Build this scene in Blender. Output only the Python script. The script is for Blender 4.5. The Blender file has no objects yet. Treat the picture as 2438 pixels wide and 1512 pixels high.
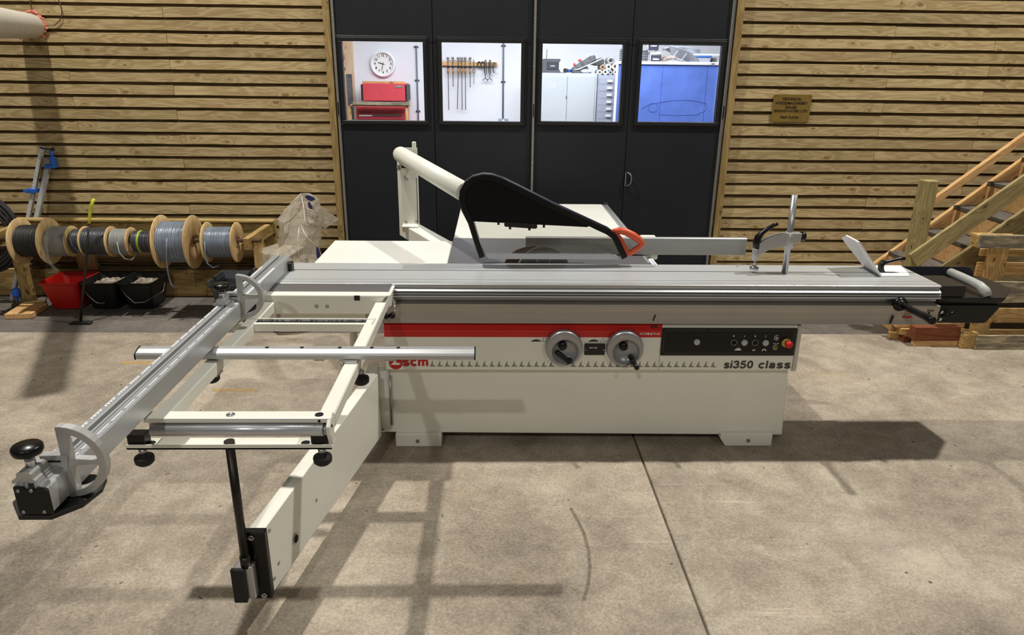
import bpy, bmesh, math, random
from mathutils import Vector, Matrix
random.seed(7)
PI = math.pi
scene = bpy.context.scene
COL = scene.collection

# ------------------------------------------------------------------ camera
cam_data = bpy.data.cameras.new('camera')
cam = bpy.data.objects.new('camera', cam_data)
COL.objects.link(cam)
cam_data.sensor_fit = 'HORIZONTAL'
cam_data.sensor_width = 36.0
cam_data.lens = 1686.0 / 2438.0 * 36.0
cam_data.clip_start = 0.05
cam_data.clip_end = 200
pt, yw, rl = math.radians(19.3), math.radians(1.6), math.radians(0.7)
fw = Vector((math.sin(yw) * math.cos(pt), math.cos(yw) * math.cos(pt), -math.sin(pt)))
r0 = Vector((math.cos(yw), -math.sin(yw), 0))
u0 = r0.cross(fw)
rt = r0 * math.cos(rl) + u0 * math.sin(rl)
up = -r0 * math.sin(rl) + u0 * math.cos(rl)
m = Matrix((rt, up, -fw)).transposed().to_4x4()
m.translation = Vector((0, 0, 1.88))
cam.matrix_world = m
scene.camera = cam

# ------------------------------------------------------------------ exposure, world, lamps
scene.view_settings.view_transform = 'Standard'
scene.view_settings.look = 'None'
scene.view_settings.exposure = 0.0
scene.view_settings.gamma = 1.0
scene.view_settings.use_curve_mapping = False

world = bpy.data.worlds.new('world')
scene.world = world
world.use_nodes = True
bg = world.node_tree.nodes['Background']
bg.inputs[0].default_value = (1.0, 0.97, 0.91, 1)
bg.inputs[1].default_value = 0.085


def lamp(name, loc, power, size, color, target=None, shape='DISK', size_y=None):
    d = bpy.data.lights.new(name, 'AREA')
    d.shape = shape
    d.size = size
    if size_y:
        d.size_y = size_y
    d.energy = power
    d.color = color
    o = bpy.data.objects.new(name, d)
    o.location = loc
    if target:
        o.rotation_euler = (Vector(target) - Vector(loc)).to_track_quat('-Z', 'Y').to_euler()
    COL.objects.link(o)
    return o


HB = (1.0, 0.955, 0.885)
lamp('high_bay_lamp', (-2.55, 4.22, 7.6), 500, 0.22, HB)
lamp('high_bay_lamp', (4.52, 4.30, 7.6), 500, 0.22, HB)
lamp('high_bay_lamp', (-2.35, -6.6, 7.6), 280, 0.24, HB)
lamp('high_bay_lamp', (4.55, -6.6, 7.6), 190, 0.24, HB)
lamp('workshop_lamp', (0.3, 6.95, 2.93), 190, 3.6, (0.90, 0.94, 1.0), shape='RECTANGLE', size_y=1.6)

# ------------------------------------------------------------------ colour + materials


def S(r, g, b):
    def c(v):
        v /= 255.0
        return v / 12.92 if v <= 0.04045 else ((v + 0.055) / 1.055) ** 2.4
    return (c(r), c(g), c(b), 1.0)


class NT:
    def __init__(self, name):
        self.m = bpy.data.materials.new(name)
        self.m.use_nodes = True
        self.t = self.m.node_tree
        self.n = self.t.nodes
        self.p = self.n['Principled BSDF']
        self.out = self.n['Material Output']

    def new(self, kind, **kw):
        x = self.n.new(kind)
        for k, v in kw.items():
            if k.startswith('_'):
                setattr(x, k[1:], v)
            else:
                x.inputs[k].default_value = v
        return x

    def link(self, a, b):
        self.t.links.new(a, b)

    def math(self, op, a, b=None, c=None):
        x = self.n.new('ShaderNodeMath')
        x.operation = op
        for i, v in enumerate((a, b, c)):
            if v is None:
                continue
            if isinstance(v, (int, float)):
                x.inputs[i].default_value = v
            else:
                self.link(v, x.inputs[i])
        return x.outputs[0]

    def mix(self, f, a, b):
        x = self.n.new('ShaderNodeMix')
        x.data_type = 'RGBA'
        for i, v in ((0, f), (6, a), (7, b)):
            if isinstance(v, (int, float, tuple)):
                x.inputs[i].default_value = v
            else:
                self.link(v, x.inputs[i])
        return x.outputs[2]

    def ramp(self, f, stops):
        x = self.n.new('ShaderNodeValToRGB')
        e = x.color_ramp.elements
        while len(e) < len(stops):
            e.new(0.5)
        for i, (p, c) in enumerate(stops):
            e[i].position = p
            e[i].color = c
        self.link(f, x.inputs[0])
        return x.outputs[0]

    def coords(self, kind='Object', scale=(1, 1, 1), rand=False):
        tc = self.n.new('ShaderNodeTexCoord')
        v = tc.outputs[kind]
        if rand:
            oi = self.n.new('ShaderNodeObjectInfo')
            cx = self.n.new('ShaderNodeCombineXYZ')
            self.link(self.math('MULTIPLY', oi.outputs['Random'], 57.0), cx.inputs[0])
            self.link(self.math('MULTIPLY', oi.outputs['Random'], 31.7), cx.inputs[1])
            self.link(self.math('MULTIPLY', oi.outputs['Random'], 13.3), cx.inputs[2])
            ad = self.n.new('ShaderNodeVectorMath')
            ad.operation = 'ADD'
            self.link(v, ad.inputs[0])
            self.link(cx.outputs[0], ad.inputs[1])
            v = ad.outputs[0]
        mp = self.n.new('ShaderNodeMapping')
        mp.inputs['Scale'].default_value = scale
        self.link(v, mp.inputs[0])
        return mp.outputs[0], v

    def noise(self, vec, scale=5, detail=4, rough=0.5, dist=0.0):
        x = self.new('ShaderNodeTexNoise', Scale=scale, Detail=detail, Roughness=rough, Distortion=dist)
        self.link(vec, x.inputs['Vector'])
        return x.outputs[0]

    def bump(self, h, strength=0.2, dist=0.002):
        b = self.new('ShaderNodeBump', Strength=strength, Distance=dist)
        self.link(h, b.inputs['Height'])
        self.link(b.outputs[0], self.p.inputs['Normal'])


def M(name, col, rough=0.5, metal=0.0, var=0.06, nscale=6.0, bump=0.0, bscale=60.0, spec=0.5, coat=0.0, emit=None):
    k = NT(name)
    k.p.inputs['Roughness'].default_value = rough
    k.p.inputs['Metallic'].default_value = metal
    k.p.inputs['Specular IOR Level'].default_value = spec
    if coat:
        k.p.inputs['Coat Weight'].default_value = coat
        k.p.inputs['Coat Roughness'].default_value = 0.08
    v, _ = k.coords()
    n = k.noise(v, nscale, 5, 0.6)
    dk = tuple(c * (1 - 2 * var) for c in col[:3]) + (1,)
    lt = tuple(min(1, c * (1 + var)) for c in col[:3]) + (1,)
    k.link(k.ramp(n, [(0.3, dk), (0.7, lt)]), k.p.inputs['Base Color'])
    if bump:
        k.bump(k.noise(v, bscale, 3, 0.6), bump, 0.001)
    if emit:
        k.p.inputs['Emission Color'].default_value = col
        k.p.inputs['Emission Strength'].default_value = emit
    return k.m


def wood(name, light, dark, knot, axis='X', ring=1.0, knots=True, rough=0.75, wear=None):
    """sawn softwood with the grain along the local axis"""
    k = NT(name)
    k.p.inputs['Roughness'].default_value = rough
    k.p.inputs['Specular IOR Level'].default_value = 0.25
    tc = k.n.new('ShaderNodeTexCoord')
    oi = k.n.new('ShaderNodeObjectInfo')
    sp = k.n.new('ShaderNodeSeparateXYZ')
    k.link(tc.outputs['Object'], sp.inputs[0])
    o = {'X': (0, 1, 2), 'Y': (1, 0, 2), 'Z': (2, 0, 1)}[axis]
    L = k.math('ADD', sp.outputs[o[0]], k.math('MULTIPLY', oi.outputs['Random'], 61.0))
    A = k.math('ADD', sp.outputs[o[1]], k.math('MULTIPLY', oi.outputs['Random'], 5.3))
    B = k.math('ADD', sp.outputs[o[2]], k.math('MULTIPLY', oi.outputs['Random'], 3.1))

    def comb(a, b, c):
        x = k.n.new('ShaderNodeCombineXYZ')
        for i, v in enumerate((a, b, c)):
            if isinstance(v, (int, float)):
                x.inputs[i].default_value = v
            else:
                k.link(v, x.inputs[i])
        return x.outputs[0]
    AB = k.math('ADD', A, B)
    kv = comb(k.math('MULTIPLY', L, 4.5), k.math('MULTIPLY', AB, 8.5), 0.0)
    vo = k.new('ShaderNodeTexVoronoi', Scale=1.0, Randomness=0.95)
    vo.voronoi_dimensions = '2D'
    k.link(kv, vo.inputs['Vector'])
    kd = vo.outputs['Distance']
    sc = k.n.new('ShaderNodeSeparateColor')
    k.link(vo.outputs['Color'], sc.inputs[0])
    has = k.math('GREATER_THAN', sc.outputs[0], 0.66)
    near = k.math('MULTIPLY', k.math('SUBTRACT', 1.0, k.math('MINIMUM', k.math('MULTIPLY', kd, 3.0), 1.0)), has)
    gn = k.noise(comb(k.math('MULTIPLY', L, 1.3), k.math('MULTIPLY', A, 9.0), k.math('MULTIPLY', B, 9.0)), 1.0, 3, 0.55, 0.3)
    phase = k.math('ADD', k.math('MULTIPLY', gn, 62.0 * ring), k.math('MULTIPLY', near, 9.0 if knots else 0.0))
    rings = k.math('MULTIPLY_ADD', k.math('SINE', phase), 0.5, 0.5)
    fine = k.noise(comb(k.math('MULTIPLY', L, 5.0), k.math('MULTIPLY', A, 160.0), k.math('MULTIPLY', B, 160.0)), 1.0, 4, 0.6)
    blot = k.noise(comb(k.math('MULTIPLY', L, 1.6), k.math('MULTIPLY', A, 5.0), k.math('MULTIPLY', B, 5.0)), 1.0, 4, 0.6)
    f = k.math('ADD', k.math('MULTIPLY', rings, 0.30), k.math('MULTIPLY', fine, 0.46))
    f = k.math('ADD', f, k.math('MULTIPLY', blot, 0.42))
    c = k.ramp(f, [(0.28, light), (0.85, dark)])
    # board to board tint
    tint = k.n.new('ShaderNodeMix')
    tint.data_type = 'RGBA'
    tint.blend_type = 'MULTIPLY'
    tint.inputs[0].default_value = 1.0
    k.link(c, tint.inputs[6])
    k.link(k.ramp(oi.outputs['Random'], [(0.0, (0.80, 0.80, 0.78, 1)), (0.35, (1.0, 0.98, 0.95, 1)), (0.7, (0.90, 0.92, 0.86, 1)), (1.0, (1.08, 1.05, 1.03, 1))]), tint.inputs[7])
    c = tint.outputs[2]
    if knots:
        hard = k.math('MULTIPLY', k.math('LESS_THAN', k.math('MULTIPLY', kd, k.math('ADD', sc.outputs[1], 0.55)), 0.07), has)
        soft = k.math('MULTIPLY', k.math('POWER', near, 3.0), 0.7)
        c = k.mix(soft, c, tuple(a * 0.62 + b * 0.38 for a, b in zip(dark, knot)))
        c = k.mix(k.math('MULTIPLY', hard, 0.72), c, knot)
    if wear:
        w = k.noise(comb(k.math('MULTIPLY', L, 5.0), k.math('MULTIPLY', A, 22.0), k.math('MULTIPLY', B, 22.0)), 1.0, 5, 0.7)
        c = k.mix(k.ramp(w, [(0.40, (0, 0, 0, 1)), (0.62, (1, 1, 1, 1))]), c, wear)
    k.link(c, k.p.inputs['Base Color'])
    k.bump(k.math('ADD', fine, k.math('MULTIPLY', rings, 0.3)), 0.35, 0.0015)
    return k.m


TREATED = dict(light=S(194, 175, 134), dark=S(150, 128, 88), knot=S(118, 90, 58))
w_board = wood('treated_board', **TREATED)
w_beamX = wood('treated_timber_x', S(196, 170, 116), S(138, 112, 64), S(84, 58, 32), 'X')
w_batten = wood('batten_brown', S(120, 98, 62), S(84, 66, 40), S(60, 40, 22), 'X', knots=False)
w_trim = wood('door_trim_timber', S(172, 150, 102), S(130, 108, 66), S(92, 68, 42), 'X', 0.6)
w_fresh = wood('fresh_pine', S(226, 190, 140), S(192, 146, 92), S(120, 76, 44), 'X')
w_green = wood('green_treated', S(180, 165, 120), S(138, 121, 80), S(70, 54, 30), 'X')
w_pallet = wood('pallet_pine', S(214, 180, 124), S(160, 124, 74), S(96, 64, 36), 'X')
w_weather = wood('weathered_pallet', S(206, 192, 164), S(140, 124, 100), S(80, 64, 48), 'X', wear=S(112, 104, 92))
w_red = wood('red_hardwood', S(146, 88, 60), S(104, 56, 36), S(70, 36, 22), 'X', knots=False)
w_ply = wood('plywood', S(222, 196, 150), S(188, 156, 108), S(150, 110, 70), 'Z', 0.5)
w_step = wood('dark_step_covering', S(112, 104, 98), S(78, 72, 68), S(60, 54, 50), 'Y', knots=False)

m_cream = M('cream_paint', S(228, 228, 217), 0.38, 0, 0.02, 3.0, 0.05, 150)
m_cream_top = M('cream_table_top', S(236, 236, 228), 0.22, 0, 0.02, 2.5)
m_red = M('red_paint', S(190, 22, 16), 0.28, 0, 0.03)
m_black = M('black_paint', S(13, 13, 14), 0.45, 0, 0.1, 20)
m_blackpl = M('black_plastic', S(9, 9, 10), 0.3, 0, 0.05, spec=0.35)
m_rubber = M('black_rubber', S(24, 24, 24), 0.7, 0, 0.1)
m_dkbrown = M('dark_brown_plate', S(34, 30, 26), 0.42, 0.1, 0.08)
m_hole = M('hole_black', S(6, 6, 6), 0.9, 0, 0.0)
m_chrome = M('chrome', S(215, 215, 218), 0.12, 1.0, 0.02)
m_steel = M('steel', S(170, 170, 168), 0.3, 0.9, 0.06, 20)
m_greypl = M('grey_plastic', S(168, 172, 166), 0.45, 0, 0.03)
m_orange = M('orange_plastic', S(218, 92, 56), 0.35, 0, 0.03)
m_wheel = M('handwheel_grey', S(160, 160, 162), 0.30, 0.35, 0.02)
m_print_grey = M('grey_print', S(130, 128, 120), 0.5, 0, 0.0)
m_print_dark = M('dark_print', S(62, 60, 58), 0.5, 0, 0.0)
m_print_black = M('black_print', S(14, 14, 14), 0.5, 0, 0.0)
m_print_white = M('white_print', S(225, 225, 225), 0.5, 0, 0.0)
m_print_red = M('red_print', S(186, 26, 24), 0.5, 0, 0.0)
m_print_blue = M('blue_print', S(34, 38, 92), 0.5, 0, 0.0)
m_brass = M('brass_plate', S(142, 116, 56), 0.42, 0.3, 0.12, 8, 0.1, 90)
m_duct = M('grey_duct', S(182, 176, 164), 0.5, 0.0, 0.04, 8)
m_pink = M('pink_fibre', S(214, 128, 108), 0.95, 0, 0.25, 40, 0.8, 60)
m_blueclamp = M('blue_enamel', S(38, 92, 180), 0.35, 0, 0.05)
m_redbucket = M('red_bucket_plastic', S(186, 24, 18), 0.42, 0, 0.08, 12, 0.15, 50)
m_blkbucket = M('black_bucket_plastic', S(15, 15, 15), 0.5, 0, 0.2, 15, 0.2, 50)
m_crate = M('dark_grey_crate', S(64, 68, 74), 0.5, 0, 0.08)
m_debris = M('rubble_dust', S(146, 137, 122), 0.95, 0, 0.4, 30, 1.0, 50)
m_rust = M('rusty_pipe', S(92, 68, 52), 0.6, 0.4, 0.2, 18)
m_yellow = M('yellow_tape', S(190, 196, 50), 0.45, 0, 0.12, 60)
m_greentape = M('green_tape', S(150, 170, 50), 0.45, 0, 0.12, 60)
m_cab_black = M('black_cable', S(30, 28, 27), 0.5, 0, 0.1)
m_cab_grey = M('grey_cable', S(104, 106, 108), 0.4, 0, 0.1, 12)
m_cab_lgrey = M('pale_grey_cable', S(138, 140, 136), 0.45, 0, 0.08, 12)
m_cab_dk = M('slate_cable', S(62, 64, 68), 0.35, 0, 0.1, 12)
m_cab_blue = M('blue_grey_cable', S(122, 132, 146), 0.25, 0.1, 0.1, 12)
m_ironbrown = M('worn_saw_brown', S(96, 66, 54), 0.45, 0.4, 0.15, 14)
m_blade = M('saw_blade_steel', S(118, 116, 114), 0.35, 0.7, 0.12, 9)
m_white = M('white_enamel', S(240, 240, 240), 0.35, 0, 0.01)
m_wallwhite = M('white_wall_paint', S(232, 233, 238), 0.8, 0, 0.03, 1.5, 0.2, 6)
m_cabinet = M('pale_grey_cabinet', S(186, 192, 196), 0.5, 0, 0.02)
m_drawers = M('grey_steel_drawers', S(164, 169, 184), 0.5, 0, 0.03)
m_blueboard = M('blue_board_panel', S(100, 132, 222), 0.85, 0, 0.12, 4)
m_greybag = M('grey_canvas', S(104, 106, 110), 0.8, 0, 0.3, 20, 0.3, 40)
m_paper = M('paper', S(232, 228, 218), 0.8, 0, 0.1, 30)
m_pinkwood = wood('pale_ply', S(238, 208, 180), S(220, 180, 146), S(190, 140, 100), 'Z', 0.4)
m_chest = M('red_tool_chest', S(208, 72, 82), 0.45, 0, 0.06)
m_clockface = M('clock_face', S(238, 240, 236), 0.5, 0, 0.0)
m_ticks = M('scale_ticks', S(70, 76, 92), 0.6, 0, 0)
m_scale = M('scale_strip', S(205, 207, 210), 0.5, 0, 0.04)
m_gapdark = M('dark_backing', S(58, 46, 30), 0.9, 0, 0.1)


def brushed(name, col, rough, metal, axis):
    k = NT(name)
    k.p.inputs['Metallic'].default_value = metal
    sc = [260, 260, 260]
    sc['XYZ'.index(axis)] = 1.5
    v, _ = k.coords(scale=tuple(sc))
    n = k.noise(v, 1.0, 3, 0.6)
    v2, _ = k.coords()
    n2 = k.noise(v2, 3.0, 4, 0.6)
    f = k.math('ADD', k.math('MULTIPLY', n, 0.5), k.math('MULTIPLY', n2, 0.5))
    dk = tuple(c * 0.84 for c in col[:3]) + (1,)
    k.link(k.ramp(f, [(0.3, dk), (0.7, col)]), k.p.inputs['Base Color'])
    k.link(k.math('MULTIPLY_ADD', n, 0.16, rough - 0.06), k.p.inputs['Roughness'])
    k.bump(n, 0.03, 0.0004)
    return k.m


m_aluX = brushed('aluminium_x', S(196, 197, 198), 0.34, 0.62, 'X')
m_aluTop = brushed('aluminium_table_top', S(196, 199, 200), 0.30, 0.28, 'X')
m_aluY = brushed('aluminium_y', S(196, 198, 200), 0.34, 0.6, 'Y')
m_aluZ = brushed('aluminium_z', S(190, 190, 190), 0.3, 0.8, 'Z')
m_cast_alu = M('cast_aluminium', S(186, 186, 184), 0.42, 0.55, 0.04, 20, 0.1, 200)
m_fascia = brushed('satin_beige_aluminium', S(176, 170, 160), 0.42, 0.35, 'X')
m_fence = brushed('fence_aluminium', S(184, 185, 184), 0.36, 0.35, 'X')
m_castiron = brushed('ground_cast_iron', S(128, 126, 128), 0.34, 0.55, 'X')
m_clampbar = M('pale_clamp_bar', S(190, 192, 194), .4, .3, .05, 12)
m_zinc = brushed('zinc_roller', S(206, 209, 214), 0.30, 0.55, 'X')
m_strip = M('galvanised_strip', S(142, 140, 134), 0.45, 0.4, 0.05)


def charcoal():
    k = NT('charcoal_door_panel')
    v, _ = k.coords()
    n = k.noise(v, 3, 5, 0.65)
    k.link(k.ramp(n, [(0.3, S(25, 28, 33)), (0.75, S(31, 34, 39))]), k.p.inputs['Base Color'])
    k.p.inputs['Roughness'].default_value = 0.55
    k.p.inputs['Specular IOR Level'].default_value = 0.3
    return k.m


m_door = charcoal()
m_frame = M('black_window_frame', S(24, 25, 25), 0.4, 0, 0.05)


def glass(name, tint=(1, 1, 1, 1), refl=0.05, rough=0.02):
    k = NT(name)
    k.n.remove(k.p)
    tr = k.new('ShaderNodeBsdfTransparent', Color=tint)
    gl = k.new('ShaderNodeBsdfGlossy', Roughness=rough)
    lw = k.new('ShaderNodeFresnel', IOR=1.45)
    mx = k.n.new('ShaderNodeMixShader')
    k.link(lw.outputs[0], mx.inputs[0])
    k.link(tr.outputs[0], mx.inputs[1])
    k.link(gl.outputs[0], mx.inputs[2])
    k.link(mx.outputs[0], k.out.inputs[0])
    return k.m


m_glass = glass('window_glass')
m_clear = glass('clear_guard_plastic', (0.86, 0.86, 0.84, 1))


def film(name, col, op):
    k = NT(name)
    k.p.inputs['Base Color'].default_value = col
    k.p.inputs['Roughness'].default_value = 0.22
    v, _ = k.coords()
    n = k.noise(v, 7, 5, 0.6, 0.6)
    k.bump(n, 0.7, 0.02)
    tr = k.new('ShaderNodeBsdfTransparent', Color=(0.95, 0.93, 0.9, 1))
    mx = k.n.new('ShaderNodeMixShader')
    k.link(k.math('MULTIPLY_ADD', n, 0.5, op - 0.25), mx.inputs[0])
    k.link(tr.outputs[0], mx.inputs[1])
    k.link(k.p.outputs[0], mx.inputs[2])
    k.link(mx.outputs[0], k.out.inputs[0])
    return k.m


m_bag = film('milky_polythene', S(202, 192, 174), 0.58)
m_crease = M('crease_highlight', S(226, 222, 212), 0.25, 0, 0.02)  # pale colour for the highlights painted along the sack creases
m_wrap = film('clear_shrink_wrap', S(206, 203, 196), 0.22)


def concrete(name, a, b, c, stain):
    k = NT(name)
    v, _ = k.coords()
    big = k.noise(v, 0.9, 5, 0.6, 0.4)
    mid = k.noise(v, 6.0, 6, 0.68, 0.5)
    fine = k.noise(v, 80.0, 6, 0.85)
    f = k.math('ADD', k.math('MULTIPLY', big, 0.45), k.math('MULTIPLY', mid, 0.32))
    f = k.math('ADD', f, k.math('MULTIPLY', fine, 0.55))
    col = k.ramp(f, [(0.50, a), (0.655, b), (0.80, c)])
    # dark worn patches and rusty stains
    st = k.noise(v, 1.7, 4, 0.55, 0.8)
    col = k.mix(k.ramp(st, [(0.58, (0, 0, 0, 1)), (0.78, (0.55, 0.55, 0.55, 1))]), col, stain)
    rs = k.noise(v, 2.6, 3, 0.5, 0.2)
    rs = k.new('ShaderNodeTexNoise', Scale=2.3, Detail=3)
    rs.noise_dimensions = '4D'
    rs.inputs['W'].default_value = 4.2
    k.link(v, rs.inputs['Vector'])
    col = k.mix(k.ramp(rs.outputs[0], [(0.62, (0, 0, 0, 1)), (0.8, (0.5, 0.5, 0.5, 1))]), col, S(176, 148, 104))
    # pale hair scratches
    mp = k.n.new('ShaderNodeMapping')
    mp.inputs['Rotation'].default_value = (0, 0, 0.5)
    mp.inputs['Scale'].default_value = (1.2, 30, 1)
    k.link(v, mp.inputs[0])
    s1 = k.noise(mp.outputs[0], 1.0, 5, 0.55, 1.6)
    s1b = k.noise(v, 1.3, 2, 0.5)
    sm = k.math('MULTIPLY', k.ramp(s1, [(0.66, (0, 0, 0, 1)), (0.70, (1, 1, 1, 1))]), k.ramp(s1b, [(0.5, (0, 0, 0, 1)), (0.6, (0.4, 0.4, 0.4, 1))]))
    col = k.mix(sm, col, S(214, 204, 184))
    mp2 = k.n.new('ShaderNodeMapping')
    mp2.inputs['Rotation'].default_value = (0, 0, -0.35)
    mp2.inputs['Scale'].default_value = (4.5, 38, 1)
    k.link(v, mp2.inputs[0])
    s2 = k.noise(mp2.outputs[0], 1.0, 4, 0.6, 2.0)
    col = k.mix(k.ramp(s2, [(0.66, (0, 0, 0, 1)), (0.74, (0.25, 0.25, 0.25, 1))]), col, S(196, 184, 164))
    vo = k.new('ShaderNodeTexVoronoi', Scale=4.5)
    k.link(v, vo.inputs['Vector'])
    spk = k.math('LESS_THAN', vo.outputs['Distance'], 0.035)
    col = k.mix(k.math('MULTIPLY', spk, 0.8), col, S(52, 42, 34))
    k.link(col, k.p.inputs['Base Color'])
    k.p.inputs['Roughness'].default_value = 0.72
    k.p.inputs['Specular IOR Level'].default_value = 0.3
    k.bump(k.math('ADD', fine, mid), 0.25, 0.003)
    return k.m


m_concrete = concrete('sandy_concrete', S(104, 94, 84), S(153, 142, 126), S(190, 179, 162), S(116, 108, 99))
m_apron = concrete('grey_asphalt_apron', S(76, 71, 66), S(100, 94, 88), S(126, 119, 111), S(64, 61, 60))

# ------------------------------------------------------------------ mesh helpers


def box(bm, x0, x1, y0, y1, z0, z1):
    v = [bm.verts.new((x, y, z)) for x in (x0, x1) for y in (y0, y1) for z in (z0, z1)]
    for f in ((0, 1, 3, 2), (4, 6, 7, 5), (0, 4, 5, 1), (2, 3, 7, 6), (0, 2, 6, 4), (1, 5, 7, 3)):
        bm.faces.new([v[i] for i in f])
    return v


def hull8(bm, a, b):
    """two quads (lists of 4 points) joined into a solid"""
    va = [bm.verts.new(p) for p in a]
    vb = [bm.verts.new(p) for p in b]
    n = len(a)
    bm.faces.new(va)
    bm.faces.new(vb[::-1])
    for i in range(n):
        bm.faces.new((va[i], vb[i], vb[(i + 1) % n], va[(i + 1) % n]))


def prism(bm, pts, axis, a0, a1):
    """polygon extruded along an axis; pts are the two other coordinates in XYZ order"""
    def mk(p, a):
        return {'X': (a, p[0], p[1]), 'Y': (p[0], a, p[1]), 'Z': (p[0], p[1], a)}[axis]
    hull8(bm, [mk(p, a0) for p in pts], [mk(p, a1) for p in pts])


def cyl(bm, p0, p1, r0, r1=None, n=20, caps=True):
    p0, p1 = Vector(p0), Vector(p1)
    r1 = r0 if r1 is None else r1
    d = (p1 - p0).normalized()
    a = d.orthogonal().normalized()
    b = d.cross(a)
    A = [bm.verts.new(p0 + (a * math.cos(2 * PI * i / n) + b * math.sin(2 * PI * i / n)) * r0) for i in range(n)]
    B = [bm.verts.new(p1 + (a * math.cos(2 * PI * i / n) + b * math.sin(2 * PI * i / n)) * r1) for i in range(n)]
    for i in range(n):
        f = bm.faces.new((A[i], A[(i + 1) % n], B[(i + 1) % n], B[i]))
        f.smooth = True
    if caps:
        bm.faces.new(A[::-1])
        bm.faces.new(B)


def tube(bm, pts, r, n=10, closed=False, sx=1.0, caps=True):
    """swept circle; r may be a list; sx flattens it along the first frame axis"""
    P = [Vector(p) for p in pts]
    N = len(P)
    rings = []
    prev = None
    for i in range(N):
        if closed:
            t = (P[(i + 1) % N] - P[i - 1]).normalized()
        else:
            t = (P[min(i + 1, N - 1)] - P[max(i - 1, 0)]).normalized()
        if prev is None:
            a = t.orthogonal().normalized()
            if abs(t.y) < 0.9:
                a = (Vector((0, 1, 0)) - t * t.y).normalized()
        else:
            a = (prev - t * prev.dot(t)).normalized()
        prev = a
        b = t.cross(a)
        rr = r[i] if isinstance(r, (list, tuple)) else r
        rings.append([bm.verts.new(P[i] + (a * math.cos(2 * PI * j / n) * sx + b * math.sin(2 * PI * j / n)) * rr) for j in range(n)])
    for i in range(N if closed else N - 1):
        A, B = rings[i], rings[(i + 1) % N]
        for j in range(n):
            f = bm.faces.new((A[j], A[(j + 1) % n], B[(j + 1) % n], B[j]))
            f.smooth = True
    if caps and not closed:
        bm.faces.new(rings[0][::-1])
        bm.faces.new(rings[-1])


def lathe(bm, prof, c, axis='Z', n=32, cap=True):
    """prof = [(radius, height)] about an axis through c"""
    c = Vector(c)
    rings = []
    for r, h in prof:
        ring = []
        for i in range(n):
            a = 2 * PI * i / n
            u, v = math.cos(a) * r, math.sin(a) * r
            p = {'Z': (u, v, h), 'X': (h, u, v), 'Y': (v, h, u)}[axis]
            ring.append(bm.verts.new(c + Vector(p)))
        rings.append(ring)
    for A, B in zip(rings, rings[1:]):
        for i in range(n):
            f = bm.faces.new((A[i], A[(i + 1) % n], B[(i + 1) % n], B[i]))
            f.smooth = True
    if cap:
        if prof[0][0] > 1e-6:
            bm.faces.new(rings[0][::-1])
        if prof[-1][0] > 1e-6:
            bm.faces.new(rings[-1])


def sphere(bm, c, r, n=16, sc=(1, 1, 1)):
    prof = [(max(1e-5, r * math.sin(PI * i / 10)), -r * math.cos(PI * i / 10)) for i in range(11)]
    s = len(bm.verts)
    lathe(bm, prof, (0, 0, 0), 'Z', n, cap=False)
    bm.verts.ensure_lookup_table()
    for v in bm.verts[s:]:
        v.co = Vector((v.co.x * sc[0], v.co.y * sc[1], v.co.z * sc[2])) + Vector(c)


def nb():
    return bmesh.new()


def wloc(o):
    v = Vector((0, 0, 0))
    while o:
        v = v + o.location
        o = o.parent
    return v


def link_mesh(name, bm, mat, parent=None, origin=None, bevel=0.0, rot=None, seg=1):
    bmesh.ops.recalc_face_normals(bm, faces=bm.faces)
    me = bpy.data.meshes.new(name)
    if origin is None:
        xs = [v.co for v in bm.verts]
        lo = Vector([min(v[i] for v in xs) for i in range(3)])
        hi = Vector([max(v[i] for v in xs) for i in range(3)])
        origin = (lo + hi) / 2
    origin = Vector(origin)
    bm.transform(Matrix.Translation(-origin))
    bm.to_mesh(me)
    bm.free()
    me.materials.append(mat)
    o = bpy.data.objects.new(name, me)
    COL.objects.link(o)
    if parent:
        o.parent = parent
        o.location = origin - wloc(parent)
    else:
        o.location = origin
    if rot:
        o.rotation_euler = rot
    if bevel > 0:
        b = o.modifiers.new('bevel', 'BEVEL')
        b.width = bevel
        b.segments = seg
        b.limit_method = 'ANGLE'
        b.angle_limit = math.radians(40)
    return o


def tag(o, label=None, cat=None, group=None, kind=None):
    if label:
        o['label'] = label
    if cat:
        o['category'] = cat
    if group:
        o['group'] = group
    if kind:
        o['kind'] = kind
    return o


def empty(name, loc, label, cat, group=None):
    o = bpy.data.objects.new(name, None)
    o.empty_display_size = 0.1
    o.location = loc
    COL.objects.link(o)
    return tag(o, label, cat, group)


def B(name, x0, x1, y0, y1, z0, z1, mat, parent=None, bevel=0.0, seg=1):
    bm = nb()
    box(bm, x0, x1, y0, y1, z0, z1)
    return link_mesh(name, bm, mat, parent, bevel=bevel, seg=seg)


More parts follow.
